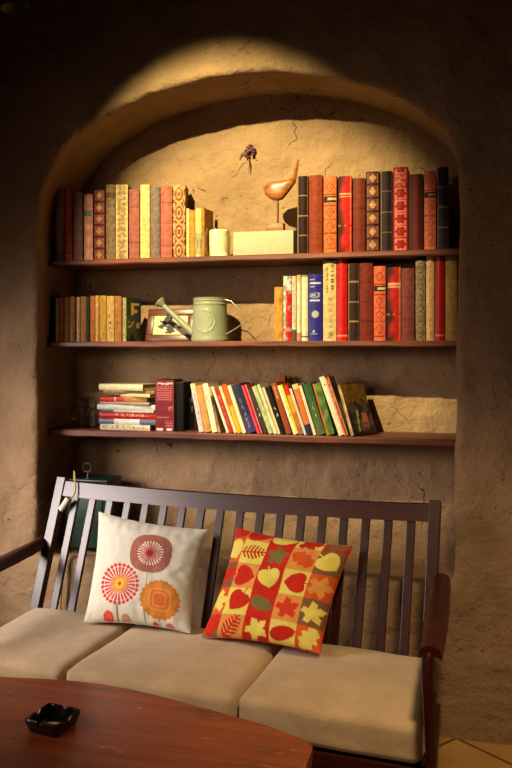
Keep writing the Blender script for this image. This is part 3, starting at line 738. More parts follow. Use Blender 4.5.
for i in range(len(geo)-1):               # neighbours may touch but never cross
    B, th, ln, W = geo[i]; B2, th2, ln2, _ = geo[i+1]
    zt = min(ln*cos(th), ln2*cos(th2))
    gap = min(B2-B, (B2-zt*tan(th2))-(B-zt*tan(th)))
    geo[i][3] = max(.004, min(W, gap-.0006))
for (B, th, ln, W), it in zip(geo, lean):
    last = it[6].startswith('dark paperback with painted')
    kw = {'front': painting} if last else {}
    book(it[6], B, YL, z0+.0002, W*cos(th), ln, .15 if not last else .14, it[4], it[5], mat=M_gloss, rot=(0, -th, R(-36) if last else 0), group='paperbacks leaning on the lowest shelf', rnd=.1, **kw)
# book lying on top of the leaning row, behind
B = atY(280, 437, .318).x; T = atY(273, 376, .318)
book('rust orange book standing behind the leaning row, its worn top showing above the others', B, .318, z0, .040, T.z-z0, .045, mottle((170, 84, 40), (196, 130, 80), 12), (150, 66, 34), rot=(0, -R(5), 0), group='paperbacks leaning on the lowest shelf', rnd=.1)
# flat pile on the lowest shelf
pile = [  # x0, x1, ybottom, ytop, fn, cover, label, tilt deg, yaw deg
 (100, 150, 434, 428.4, text(plain((222, 206, 170)), (150, 60, 40), .05, .95, .3, .8), (214, 196, 160), 'cream paperback at the bottom of the flat pile', 0, 0),
 (98, 156, 428.2, 422.8, lambda u, v, a, b: (228, 222, 214) if .27 < v < .72 else (96, 106, 130), (96, 106, 130), 'blue grey paperback with white label, second from the bottom of the flat pile', 0, 3),
 (99, 156, 422.6, 416.4, text(plain((196, 34, 28)), (236, 196, 180), .3, .85, .4, .8), (186, 34, 28), 'bright red thick paperback in the flat pile, above the blue grey one', 0, -2),
 (100, 154, 416.2, 413.6, split([(0, (70, 74, 90)), (.25, (196, 186, 170))]), (180, 170, 156), 'thin grey magazine above the bright red paperback in the flat pile', 0, 2),
 (97, 154, 413.4, 408.4, plain((222, 218, 208)), (214, 208, 196), 'thick white paperback in the middle of the flat pile', 0, -3),
 (99, 150, 408.2, 405.6, plain((176, 146, 120)), (170, 140, 112), 'thin pinkish brown paperback above the thick white one in the flat pile', 0, 4),
 (100, 146, 405.4, 400.6, split([(0, (206, 50, 40)), (.30, (232, 200, 170)), (.33, (206, 60, 46)), (.52, (190, 130, 84))]), (180, 110, 70), 'red and tan paperback near the top of the flat pile', 0, -4),
 (118, 152, 400.4, 397, plain((228, 200, 146)), (206, 170, 116), 'short cream booklet sticking out at right of the flat pile', 0, 14),
 (103, 153, 396.8, 394, mottle((176, 140, 90), (130, 100, 64), 14), (150, 116, 76), 'worn brown paperback second from the top of the flat pile', 0, -5),
 (97, 144, 393.8, 387.5, plain((232, 216, 176)), (190, 170, 130), 'thick cream paperback crowning the flat pile', 0, 8),
]
zc_ = SH[2][0]; YP = .155
kpx = (atY(125, 400, YP).z-atY(125, 401, YP).z)
for k, (x0, x1, yb, yt, fn, cc, lab, tl, yw) in enumerate(pile):
    a = atY(x0, 420, YP); b = atY(x1, 420, YP); h = b.x-a.x; wd = max(.006, (yb-yt)*kpx)
    # a lying book: its height runs along X, thickness along Z (spine faces the room)
    t = thing('book', lab, 'book', (0, 0, 0), (0, 0, 0), 'flat pile of paperbacks')
    me, pm = bookgeo(wd, h, .14, (lambda f: lambda u, v, A, Bm: f(1-u, v, A, Bm))(fn), cc, rnd=.15)
    me.materials.append(M_gloss)
    for pg in me.polygons: pg.use_smooth = True
    me.set_sharp_from_angle(angle=R(35))
    c = bpy.data.objects.new('cover', me); COL.objects.link(c); c.parent = t
    obj('pages', pm, M_pages, t, smooth=False)
    # rotate so that local z -> +X and local x -> -Z
    t.rotation_euler = (Matrix.Rotation(R(-yw), 3, 'Z') @ Matrix.Rotation(R(90), 3, 'Y')).to_euler()
    t.location = (a.x, YP+(.0 if yw <= 0 else h*sin(R(yw))*.6), zc_+wd)
    zc_ += wd+.0006

# ================================================================== OTHER SHELF THINGS
# maroon carton with white print
ZS = SH[2][0]
a = atY(155.4, 434, .15); b = atY(174, 434, .15); zt = atY(165, 380, .15).z
def carton(p):
    u = (p.x)/(b.x-a.x); v = p.z/(zt-ZS)
    if p.y > .002: return (26, 16, 16) if p.x > (b.x-a.x)*.9 else (84, 18, 28)
    s = lambda i, j: h2(i, j)
    if .90 < v < .955 and .1 < u < .92 and s(math.floor(u*12), math.floor(v*70)) > .35: return (222, 190, 180)
    if .60 < v < .88 and .06 < u < .9 and (math.floor(v*46) % 2 == 0) : return (176, 96, 100)
    if .40 < v < .48 and .62 < u < .92 and s(math.floor(u*16), math.floor(v*50)) > .4: return (180, 110, 110)
    if abs(v-.27) < .01 and .08 < u < .75: return (176, 100, 104)
    if .08 < v < .21 and .5 < u < .92 and (math.floor(v*40) % 2 == 0): return (168, 92, 98)
    if .02 < v < .065 and .06 < u < .88 and s(math.floor(u*10), 8) > .2: return (230, 210, 200)
    return (116, 26, 38)
t = thing('carton', 'maroon carton with white lettering standing between flat pile and dark jar', 'box', (a.x, .15, ZS))
bm = bmesh.new(); W_ = b.x-a.x; H_ = zt-ZS; D_ = .115
nx, nz = 24, 90; g = []
for i in range(nz+1): g.append([bm.verts.new((W_*j/nx, 0, H_*i/nz)) for j in range(nx+1)])
for i in range(nz):
    for j in range(nx): bm.faces.new((g[i][j], g[i][j+1], g[i+1][j+1], g[i+1][j]))
e = [bm.verts.new(q) for q in ((0, .003, 0), (W_, .003, 0), (W_, .003, H_), (0, .003, H_), (0, D_, 0), (W_, D_, 0), (W_, D_, H_), (0, D_, H_))]
bm.faces.new(g[0]+[e[1], e[0]]); bm.faces.new(g[nz][::-1]+[e[3], e[2]]); bm.faces.new([r[-1] for r in g]+[e[2], e[1]]); bm.faces.new([r[0] for r in g][::-1]+[e[0], e[3]])
for q in ((0, 1, 5, 4), (1, 2, 6, 5), (2, 3, 7, 6), (3, 0, 4, 7), (4, 5, 6, 7)): bm.faces.new([e[i] for i in q])
o = obj('carton_body', bm, M_gloss, t, smooth=False); colour(o, carton)
bm = bmesh.new(); add_box(bm, (.004, .006, H_), (W_-.004, D_-.006, H_+.002), .0008); obj('lid_flap', bm, M_blackend, t)
# second, black carton beside it, and the dark jar
a2 = atY(174.8, 434, .165); b2 = atY(183.5, 434, .165)
t = thing('carton', 'black carton between maroon carton and dark glass jar', 'box', (a2.x, .165, ZS))
hh = atY(180, 383, .165).z-ZS
obj('carton_body', box((0, 0, 0), (b2.x-a2.x, .11, hh), .002), M_blackend, t)
obj('lid_flap', box((.002, .002, hh), (b2.x-a2.x-.002, .108, hh+.003), .001), simple('dark_wine_card', (56, 18, 24), .6), t)
c = atY(193.2, 434, .225); 
t = thing('dark_jar', 'dark glass jar with metal lid half hidden behind leaning paperbacks', 'jar', (c.x, .230, ZS))
bm = bmesh.new(); add_lathe(bm, [(0, 0), (.020, 0), (.024, .004), (.024, .10), (.021, .112), (.018, .118), (.018, .128), (0, .128)], 32); obj('jar_body', bm, M_darkglass, t)
bm = bmesh.new(); add_lathe(bm, [(.0185, .118), (.021, .119), (.021, .138), (.019, .141), (0, .141)], 32); obj('lid', bm, M_iron, t)
# glass mug with handle and spoon
c = atY(86.5, 428, .23)
t = thing('glass_mug', 'clear glass mug with handle at the left end of the lowest shelf', 'mug', (c.x, .23, ZS))
R0 = .045; Hm = .135
bm = bmesh.new()
add_lathe(bm, [(0, .001), (R0*.9, .001), (R0, .006), (R0*1.02, Hm*.5), (R0*.95, Hm*.82), (R0*.98, Hm*.98), (R0*1.01, Hm*.99), (R0*1.01, Hm), (R0*.97, Hm)], 40)
add_lathe(bm, [(0, .014), (R0*.96, .014)], 40)
obj('mug_body', bm, M_glass, t)
bm = bmesh.new(); pts = [(-R0*.96-.032*sin(pi*s/12)**.6, 0, .028+.078*s/12) for s in range(13)]; add_tube(bm, pts, .0045, 10); obj('handle', bm, M_glass, t)
bm = bmesh.new(); add_tube(bm, [(-.02, 0, .016), (.02, 0, .10), (.055, 0, .150), (.075, -.002, .160)], [.002, .002, .002, .003], 8); s_ = obj('spoon', bm, M_wire); s_.location = (c.x, .23, ZS)
tag(s_, 'thin spoon handle leaning out of the glass mug', 'spoon')
# candle in glass
Z1 = SH[0][0]; c = atY(217.5, 253, .195)
t = thing('candle_glass', 'round glass candle holder left of the cream box on the top shelf', 'candle holder', (c.x, .195, Z1))
hg = atY(217, 229, .195).z-Z1; rg = .054
bm = bmesh.new()
add_lathe(bm, [(0, .001), (rg*.7, .001), (rg*.92, .010), (rg*1.06, hg*.4), (rg*1.06, hg*.6), (rg*.97, hg*.88), (rg*.90, hg)], 48)
obj('glass_cup', bm, M_candleglass, t)
bm = bmesh.new(); add_lathe(bm, [(0, .0025), (.039, .0025), (.041, .004), (.042, hg*.92), (.040, hg*.94), (.012, hg*.92), (0, hg*.92)], 40)
cn = obj('candle', bm, M_wax, None, loc=(c.x+.009, .190, Z1)); tag(cn, 'cream wax candle inside the round glass holder', 'candle')
bm = bmesh.new(); add_tube(bm, [(0, 0, hg*.915), (.001, 0, hg*.96), (.003, 0, hg*1.0)], .001, 6); obj('wick', bm, M_blackend, cn)
# cream long box with black end; carved bird on it
a = atY(233, 252.5, .16); b = atY(293.5, 251, .16)
zt = atY(262, 231, .16).z
t = thing('long_box', 'long cream cloth covered box lying below the carved bird', 'box', (a.x, .16, Z1))
hb = zt-Z1; bl = b.x-a.x
obj('box_body', box((0, 0, 0), (bl, .105, hb), .004, 2), M_block, t)
obj('end_cap', box((bl, .003, .002), (bl+.018, .102, hb-.002), .003, 2), M_blackend, t)
cb = atY(275.5, 230, .20)
t = thing('carved_bird', 'carved wooden bird with upturned tail on a post and block base', 'figurine', (cb.x, .20, zt))
bw = .038; hbz = .034
bm = bmesh.new(); add_box(bm, (-bw, -.022, 0), (bw, .022, hbz), .002); obj('base_block', bm, wood('bird_base_wood', (104, 62, 28), (160, 104, 52), 0.5, 'X', 9, 0.0, 0.2), t)
zb = atY(275.5, 200, .20).z-zt
bm = bmesh.new(); add_tube(bm, [(.010, 0, hbz), (.010, 0, zb+.02)], .0045, 10); obj('post', bm, M_frame, t)
def rp(px, py): q = atY(px, py, .20); return (q.x-cb.x, q.z-zt)
outl = [(263.5, 190), (265, 186.5), (268.5, 182.8), (273, 181.8), (282, 180.8), (289, 179.8), (293.2, 177.8), (295.8, 180.0), (294.5, 184), (290, 190.5), (286, 195.5), (282.5, 199.6), (277, 201), (270, 199), (265.5, 195)]
pts = [rp(*q) for q in outl]
cxm = sum(p[0] for p in pts)/len(pts); czm = sum(p[1] for p in pts)/len(pts)
bm = bmesh.new(); prev = None; n = len(pts); ringsb = []
for y, s in ((-.021, .35), (-.019, .66), (-.013, .88), (-.006, .98), (0, 1), (.006, .98), (.013, .88), (.019, .66), (.021, .35)):
    ringsb.append([bm.verts.new((cxm+(p[0]-cxm)*s, y, czm+(p[1]-czm)*s)) for p in pts])
for i in range(len(ringsb)-1):
    for k in range(n): bm.faces.new((ringsb[i][k], ringsb[i][(k+1) % n], ringsb[i+1][(k+1) % n], ringsb[i+1][k]))
bm.faces.new(ringsb[0]); bm.faces.new(ringsb[-1][::-1])
obj('body', bm, M_bird, t)
p0 = rp(294, 180.5); p1 = rp(298.2, 159.5); dx = p1[0]-p0[0]; dz = p1[1]-p0[1]
bm = bmesh.new(); add_tube(bm, [(p0[0]-.002, 0, p0[1]-.012), (p0[0]+dx*.5, 0, p0[1]+dz*.5), (p1[0], 0, p1[1])], [.0085, .0065, .005], 4, sx=1.2); obj('tail', bm, M_bird, t)
q = rp(264.5, 187); bm = bmesh.new(); add_tube(bm, [(q[0]+.006, 0, q[1]), (q[0]-.006, 0, q[1]-.003)], [.006, .001], 8); obj('beak', bm, M_bird, t)
# dried flower stuck in the wall
c = atY(247, 152, .38)
t = thing('dried_flower', 'small dried flower sprig stuck to the lit niche wall', 'dried flower', (c.x, .372, c.z))
bm = bmesh.new(); rs = random.Random(3)
for k in range(26):
    aa = rs.uniform(0, 2*pi); rr = rs.uniform(0, .026); x = .012+rr*cos(aa); z = rr*sin(aa)*1.1
    m_ = Matrix.Translation((x, -.006-rs.uniform(0, .012), z)) @ Matrix.Rotation(rs.uniform(0, 3), 4, 'Z') @ Matrix.Rotation(rs.uniform(0, 3), 4, 'X')
    add_box(bm, (-.006, -.002, -.009), (.006, .002, .009), .001, 1, m_)
obj('petals', bm, M_dry, t)
bm = bmesh.new(); add_tube(bm, [(.010, -.006, -.02), (.016, -.008, -.06), (.012, -.006, -.10)], [.0022, .0035, .0012], 6)
add_tube(bm, [(.0, -.005, .0), (-.022, -.006, -.012), (-.034, -.004, -.035)], [.002, .003, .001], 6); obj('stem', bm, M_dry, t)
# picture frame leaning against the niche wall
Z2 = SH[1][0]
a = atY(145, 340, .25); b = atY(192, 340, .25); fw = b.x-a.x; fh = (atY(165, 309, .25).z-Z2)/cos(R(16))
t = thing('picture_frame', 'brown wooden picture frame behind the watering can spout', 'picture frame', (a.x, .250, Z2+.004), (R(-16), 0, 0))
bm = bmesh.new(); bt = .030
for lo, hi in (((0, 0, 0), (fw, .014, bt)), ((0, 0, fh-bt), (fw, .014, fh)), ((0, 0, bt), (bt, .014, fh-bt)), ((fw-bt, 0, bt), (fw, .014, fh-bt))): add_box(bm, lo, hi, .003, 2)
obj('frame', bm, M_frame, t)
bm = bmesh.new(); n = 44; g = [[bm.verts.new((bt-.002+(fw-2*bt+.004)*j/n, .008, bt-.002+(fh-2*bt+.004)*i/n)) for j in range(n+1)] for i in range(n+1)]
for i in range(n):
    for j in range(n): bm.faces.new((g[i][j], g[i][j+1], g[i+1][j+1], g[i+1][j]))
r = bmesh.ops.extrude_face_region(bm, geom=bm.faces[:]); bmesh.ops.translate(bm, verts=[v for v in r['geom'] if isinstance(v, bmesh.types.BMVert)], vec=(0, .004, 0))
def photo(p):
    u = (p.x-bt)/(fw-2*bt); v = (p.z-bt)/(fh-2*bt)
    n = noise.noise(Vector((u*5, v*3.4, 6)))+.5*noise.noise(Vector((u*13, v*8, 2)))
    if u < .05 or u > .95 or v < .06 or v > .94: return (226, 206, 160)
    m = 1-((u-.5)/.42)**2-((v-.45)/.42)**2
    if n+m*.6 > .35: return mix((92, 84, 76), (60, 56, 54), max(0, min(1, .5+n*1.4)))
    return (220, 200, 158)
o = obj('photograph', bm, M_gloss, t, smooth=False); colour(o, photo)
bm = bmesh.new(); add_prism(bm, [(0, 0), (.03, 0), (.012, fh*.75)], .004, 'X'); s_ = obj('easel_back', bm, M_blackend, t, loc=(fw/2, .014, .012))
# watering can
cw = atY(209, 341, .20); zt = atY(209, 298, .20).z; hc = zt-Z2
t = thing('watering_can', 'pale green ribbed metal watering can on the middle shelf', 'watering can', (cw.x, .215, Z2))
rb = .081; rt_ = .070
bm = bmesh.new(); n = 160; ringsb = []
prof = [(0, rb*.98), (.003, rb), (.012, rb), (.016, rb*.985)]+[(.016+(hc-.048)*k/24, None) for k in range(1, 25)]+[(hc-.030, rt_+.003), (hc-.026, rt_+.0035), (hc-.022, rt_+.001), (hc-.016, rt_+.001), (hc-.012, rt_+.0035), (hc-.008, rt_+.001), (hc-.004, rt_+.002), (hc, rt_+.003), (hc+.001, rt_), (hc-.004, rt_-.002), (hc-.05, rt_-.001)]
for z, r_ in prof:
    ring = []
    for k in range(n):
        an = 2*pi*k/n; base = rb+(rt_-rb)*z/hc
        if r_ is None:
            r1 = base*.985+.0012*abs(sin(an*22))
            # embossed oval medallion on the side facing the room
            da = (an-1.5*pi+pi) % (2*pi)-pi; q = (da/.62)**2+((z-hc*.46)/(hc*.27))**2
            if q < 1.0: r1 = base*.99+(.0028 if .80 < q else .0012+.0018*noise.noise(Vector((da*9, z*90, 1))))
        else: r1 = r_
        ring.append(bm.verts.new((r1*cos(an), r1*sin(an), z)))
    ringsb.append(ring)
for i in range(len(ringsb)-1):
    for k in range(n): bm.faces.new((ringsb[i][k], ringsb[i][(k+1) % n], ringsb[i+1][(k+1) % n], ringsb[i+1][k]))
bm.faces.new(ringsb[0]); bm.faces.new(ringsb[-1])
obj('can_body', bm, M_can, t)
def rc(px, py, Y=.185): q = atY(px, py, Y); return Vector((q.x-cw.x, q.y-.215, q.z-Z2))
s0 = rc(193, 333, .20); s1 = rc(163, 305)
bm = bmesh.new(); add_tube(bm, [s0, s0.lerp(s1, .5), s1], [.016, .0125, .010], 20); sp_ = obj('spout', bm, M_can, t)
d_ = (s1-s0).normalized(); bm = bmesh.new(); add_tube(bm, [s1-d_*.004, s1+d_*.012, s1+d_*.020, s1+d_*.024], [.010, .021, .026, .024], 28); obj('spout_rose', bm, M_can, sp_)
bm = bmesh.new(); hp = [rc(225, 299.5, .20), rc(231, 301, .20), rc(238, 308.5, .20), rc(245, 318.5, .20), rc(247, 321.5, .20), rc(244, 323, .20), rc(236, 328.5, .20), rc(226.5, 334, .20)]
add_tube(bm, hp, .0022, 8); obj('wire_handle', bm, M_wire, t)
# green tin box behind the sofa back, on the niche sill
gx0 = atY(66, 556, .14).x; gx1 = atY(107, 556, .14).x
zt = atY(95, 480, .14).z
t = thing('tin_box', 'dark green box with wire ring on top, on the niche sill behind the sofa', 'box', (gx0, .14, SILL+.006))
hb = zt-SILL-.006; gw = gx1-gx0
obj('box_body', box((0, 0, 0), (gw, .15, hb-.012), .004), M_green, t)
obj('lid', box((-.004, -.004, hb-.012), (gw+.004, .154, hb), .004), M_green, t)
obj('front_panel', box((.02, -.006, .03), (gw-.02, 0, hb-.04), .003), M_green, t)
rg_ = atY(88, 467, .20); rx = rg_.x-gx0
bm = bmesh.new(); rr = .020; add_tube(bm, [(rx+rr*sin(2*pi*k/20), .05, hb+.045+rr*cos(2*pi*k/20)) for k in range(21)], .0013, 6, cap=False)
add_tube(bm, [(rx, .05, hb-.002), (rx+.003, .05, hb+.012), (rx, .05, hb+.026)], .0013, 6); obj('wire_ring', bm, M_wire, t)

# ================================================================== SOFA
TH = R(5.5); mid = Vector((-.818, -.165, 0))
sofa = thing('wooden_sofa', 'dark slatted wooden three seat sofa below the book niche', 'sofa', mid, (0, 0, -TH))
HS = .914; SB = .45
lean_a = .185/.47            # backrest slope, dy per dz
def back(z, o_=0): return -(HS-z)*lean_a+o_
HW = .751
ang = math.atan(lean_a)
def slab_back(x, w_, d_, z0_, z1_, bow=0, bev=.0022):
    """upright running along the reclined back plane"""
    bm = bmesh.new(); L_ = (z1_-z0_)/cos(ang)
    m_ = Matrix.Translation((x, back(z0_)+bow, z0_)) @ Matrix.Rotation(-ang, 4, 'X')
    add_box(bm, (-w_/2, -d_/2, 0), (w_/2, d_/2, L_), bev, 2, m_); return bm
for s in (-1, 1): obj('back_post', slab_back(s*HW, .040, .034, .30, HS+.012), M_slat, sofa, smooth=False)
for s in (-1, 1):
    bm = bmesh.new(); y0 = back(.30)
    add_tube(bm, [(s*HW, y0+.004, .33), (s*HW, y0+.004, .18), (s*HW, y0+.03, 0)], [.026, .025, .022], 4); obj('rear_leg', bm, M_slat, sofa)
for k in range(18):
    x = -HW+2*HW/19*(k+1); obj('back_slat', slab_back(x, .030, .014, .34, HS-.05), M_slat, sofa, smooth=False)
def rail(z, hgt, dep_, bow):
    bm = bmesh.new(); n = 24; g = []
    for i in range(n+1):
        x = -HW+.020+(2*HW-.040)*i/n; bb = bow*(1-((x)/HW)**2)
        ys = back(z)+bb*.3; zz = z+bb
        c_ = [(-dep_/2, -hgt/2), (dep_/2, -hgt/2), (dep_/2, hgt/2), (-dep_/2, hgt/2)]
        g.append([bm.verts.new((x, ys+a_+lean_a*b_, zz+b_)) for a_, b_ in c_])
    for i in range(n):
        for k in range(4): bm.faces.new((g[i][k], g[i][(k+1) % 4], g[i+1][(k+1) % 4], g[i+1][k]))
    bm.faces.new(g[0]); bm.faces.new(g[-1][::-1])
    bmesh.ops.bevel(bm, geom=[e for e in bm.edges if len(e.link_faces) == 2 and e.calc_face_angle(0) > .5], offset=.003, segments=2, affect='EDGES')
    return bm
obj('top_rail', rail(HS-.026, .056, .026, -.012), M_sofa, sofa)
obj('lower_back_rail', rail(.36, .05, .026, 0), M_sofa, sofa)
# arms: broad slabs with rounded top, scooped front end
AX = .783; SPL = .046
for s in (-1, 1):
    bm = bmesh.new(); g = []; n = 20
    for i in range(n+1):
        t_ = i/n; y = .0-.655*t_; z = .684-.010*t_-.006*sin(pi*t_); wv = .030+.005*sin(pi*t_)
        sec = [(-1, -.9), (-.93, .2), (-.7, .7), (-.3, 1), (.3, 1), (.7, .7), (.93, .2), (1, -.9), (.6, -.55), (0, -.4), (-.6, -.55)]
        g.append([bm.verts.new((s*AX+SPL*t_+a_*wv, y+back(.69), z+b_*.018)) for a_, b_ in sec])
    m_ = len(g[0])
    for i in range(n):
        for k in range(m_): bm.faces.new((g[i][k], g[i][(k+1) % m_], g[i+1][(k+1) % m_], g[i+1][k]))
    bm.faces.new(g[0]); bm.faces.new(g[-1][::-1])
    ap = obj('armrest', bm, M_sofa, sofa)
    # front leg with its rounded head under the arm and a gentle bow
    bm = bmesh.new(); yb = -.655+back(.69)
    xf = s*AX+SPL-.006; pl = [(xf, yb+.050, .666), (xf, yb+.015, .666), (xf, yb-.008, .656), (xf, yb-.016, .625), (xf+.004, yb-.012, .52), (xf+.008, yb+.004, .42), (xf, yb+.020, .30), (xf, yb+.020, .12), (xf, yb+.012, 0)]
    add_tube(bm, pl, [.015, .016, .016, .016, .016, .017, .018, .018, .017], 14, sx=.9); obj('front_leg', bm, M_slat, sofa)
    bm = bmesh.new(); add_prism(bm, [(s*AX-.014, back(.3)), (s*AX+.014, back(.3)), (xf+.014, yb+.035), (xf-.014, yb+.035)], .06, 'Z', .004); bmesh.ops.translate(bm, verts=bm.verts, vec=(0, 0, .272)); obj('side_rail', bm, M_sofa, sofa)
yf = -.70
obj('front_rail', box((-AX+SPL+.01, yf+.03, .265), (AX+SPL-.02, yf+.058, .332), .006), M_sofa, sofa)
for k in range(5): obj('seat_slat', box((-AX+.02+.011*(k+1), -.19-.11*k-.03, .318), (AX-.015+.009*(k+1), -.19-.11*k+.03, .332), .003), M_sofa, sofa)
# seat cushions (loose)
def cushion(x0, x1, lab, sd, kl=0.0, kr=0.0):
    bm = bmesh.new(); nx, ny, nz = 30, 30, 8
    bmesh.ops.create_cube(bm, size=2.0); bmesh.ops.subdivide_edges(bm, edges=bm.edges[:], cuts=21, use_grid_fill=True)
    W = (x1-x0)/2; D = .247; H = .059
    for v in bm.verts:
        x, y, z = v.co
        # rounded box through a superellipse clamp
        rx, ry, rz = .030/W, .030/D, .028/H
        qx = max(0, abs(x)-(1-rx)); qy = max(0, abs(y)-(1-ry)); qz = max(0, abs(z)-(1-rz))
        l = sqrt((qx/rx)**2+(qy/ry)**2+(qz/rz)**2)
        if l > 1:
            x -= math.copysign(qx*(1-1/l), x); y -= math.copysign(qy*(1-1/l), y); z -= math.copysign(qz*(1-1/l), z)
        puff = (1-x*x)*(1-y*y)
        X = x*W*(1-.012*(1-abs(z))*0); Y = y*D; Z = z*H+puff*.014*(1 if z > 0 else 0)
        nn = Vector((X*5+sd, Y*5, Z*5)); dd = noise.noise(nn)*.006+noise.noise(nn*3)*.0025
        Z += dd*(.5+.5*z) ; X += noise.noise(Vector((Y*9+sd, Z*14, 3)))*.003; Y += noise.noise(Vector((X*9+sd, Z*16, 7)))*.004
        v.co = (X+(kl+(kr-kl)*(x+1)/2)*(D-Y)/(2*D), Y, Z)
    t = thing('seat_cushion', lab, 'cushion', mid+Matrix.Rotation(-TH, 3, 'Z') @ Vector(((x0+x1)/2, -.178-D, 0))+Vector((0, 0, .336+H)), (R(0.3), 0, -TH), 'beige seat cushions of the wooden sofa')
    cb_ = obj('cushion_body', bm, M_cushion, t)
    bm = bmesh.new(); pp = []
    for k in range(81):
        a_ = 2*pi*k/80; c_, s_ = cos(a_), sin(a_); e_ = .16
        pp.append((math.copysign(abs(c_)**e_, c_)*(W-.001)+(kl+(kr-kl)*(math.copysign(abs(c_)**e_, c_)+1)/2)*(1-math.copysign(abs(s_)**e_, s_))/2, math.copysign(abs(s_)**e_, s_)*(D-.006), -H*.62))
    add_tube(bm, pp, .0028, 6, cap=False); obj('piping', bm, M_cushion, cb_)
    return t
cushion(-.765, -.306, 'left beige linen seat cushion, cut by the photo edge, under the floral pillow', 1, .03, -.012)
cushion(-.300, .262, 'middle beige linen seat cushion between the two pillows', 5, -.012, 0)
cushion(.268, .776, 'right beige linen seat cushion beside the sofa armrest', 9, 0, .024)
# ------------------------------------------------------------------ throw pillows
def pillow(name, lab, corners, pat, thick, back_c, sd):
    TL, TR, BL, BR = corners; c0 = (TL+TR+BL+BR)/4
    U = ((TR-TL)+(BR-BL)).normalized(); Vv = ((TL-BL)+(TR-BR)).normalized(); Nn = U.cross(Vv).normalized()   # towards the room
    if Nn.y > 0: Nn = -Nn
    n = 170; t = thing(name, lab, 'pillow', c0); bm = bmesh.new(); cols = []
    def P(s, q, side):
        ps = s*(1-.07*(1-q*q)); pq = q*(1-.07*(1-s*s))
        p = TL.lerp(TR, (ps+1)/2).lerp(BL.lerp(BR, (ps+1)/2), (pq+1)/2)-c0     # q=-1 top, +1 bottom
        b_ = max(0, (1-abs(s)**2.4)*(1-abs(q)**2.4))**.55
        w_ = noise.noise(Vector((s*2.2+sd, q*2.2, side)))*.010*b_+noise.noise(Vector((s*6+sd, q*6, side)))*.0035*min(1, b_*2.2)
        ed = max(abs(s), abs(q)); w_ += .003*sin((s if abs(q) > abs(s) else q)*34+sd)*max(0, ed-.72)*(1-ed)*14
        return p+Nn*side*(thick*b_+w_)
    vf = {}
    for side in (1, -1):
        for i in range(n+1):
            for j in range(n+1):
                e_ = i in (0, n) or j in (0, n)
                if side == -1 and e_: vf[(side, i, j)] = vf[(1, i, j)]; continue
                s = -1+2*j/n; q = -1+2*i/n
                vf[(side, i, j)] = bm.verts.new(P(s, q, side)); cols.append(pat(j/n, i/n) if side == 1 else back_c)
    for side in (1, -1):
        for i in range(n):
            for j in range(n):
                f = [vf[(side, i, j)], vf[(side, i, j+1)], vf[(side, i+1, j+1)], vf[(side, i+1, j)]]
                bm.faces.new(f if side == 1 else f[::-1])
    o = obj('pillow_cover', bm, M_pilcloth, t)
    at = o.data.color_attributes.new('Col', 'FLOAT_COLOR', 'POINT')
    for i, c in enumerate(cols): at.data[i].color = lin(c)
    bm = bmesh.new(); pp = []
    for k in range(n+1): pp.append(P(-1+2*k/n, -1, 1))
    for k in range(1, n+1): pp.append(P(1, -1+2*k/n, 1))
    for k in range(n-1, -1, -1): pp.append(P(-1+2*k/n, 1, 1))
    for k in range(n-1, -1, -1): pp.append(P(-1, -1+2*k/n, 1))
    add_tube(bm, pp, .0016, 5, cap=False)
    e = obj('seam', bm, simple(name+'_seam', back_c, .9), o)
    return t
def flowers(u, v):
    u = .5+(u-.55)/1.06; v = .5+(v-.555)/1.06
    base = (204, 197, 178)
    def pol(cx, cy): 
        x = (u-cx); y = (v-cy); return sqrt(x*x+y*y), atan2(y, x), x, y
    # stems
    if abs(u-.547) < .0035 and .45 < v < .97: base = (96, 66, 56)
    if abs(u-.30) < .0035 and .78 < v < .97: base = (96, 66, 56)
    if abs(u-.673) < .0035 and .84 < v < .97: base = (96, 66, 56)
    r, th, x, y = pol(.54, .285); rq = (x**4+y**4)**.25*.45+r*.55
    if rq < .185:
        if r < .032: return (140, 44, 36)
        if r < .055: return (176, 96, 84)
        if r < .118: return (224, 196, 178) if (r > .088 and cos(26*th) > -.1) or (r <= .088 and cos(26*th) > .5) else (140, 70, 60)
        if r < .128: return (142, 80, 60)
        return (142, 80, 60) if cos(60*th) > -.3 else (172, 112, 98)
    r, th, x, y = pol(.30, .60)
    if r < .195:
        if r < .016: return (150, 80, 40)
        if r < .045: return (226, 190, 90) if cos(20*th) > 0 else (200, 140, 60)
        if r < .072: return (214, 140, 50)
        if r < .15: return (196, 58, 52) if cos(26*th) > -.35 else base
        k = 26*th/(2*pi); fr = abs(k-round(k))
        if (r-.170)**2+(fr*2*pi/26*r)**2 < .0165**2: return (192, 50, 44)
        return base
    r, th, x, y = pol(.675, .695)
    rq = r+.006*cos(22*th); sq = (x**4+y**4)**.25
    if rq < .172:
        if sq < .05: return (190, 92, 50)
        if sq < .066: return (208, 132, 56)
        if sq < .084: return (196, 110, 44)
        if sq < .10: return (212, 140, 70)
        if r < .15: return (208, 132, 56) if cos(44*th) > -.5 else (186, 110, 44)
        return (196, 118, 48)
    for cx, cy, rr, c in ((.215, .885, .050, (206, 70, 50)), (.375, .895, .043, (190, 130, 110)), (.635, .925, .034, (196, 60, 46)), (.76, .92, .040, (186, 110, 90)), (.40, .965, .045, (200, 110, 60)), (.24, .975, .04, (206, 140, 110)), (.80, .985, .035, (200, 100, 66))):
        r, th, x, y = pol(cx, cy)
        if r < rr: return mix(c, (230, 200, 170), .35) if (r < rr*.6 and cos(9*th) > .6) else c
    return base
RED, ORG, LOR, YEL, OLV, BRN = (192, 42, 27), (210, 86, 38), (218, 146, 74), (224, 206, 98), (122, 104, 56), (124, 88, 58)
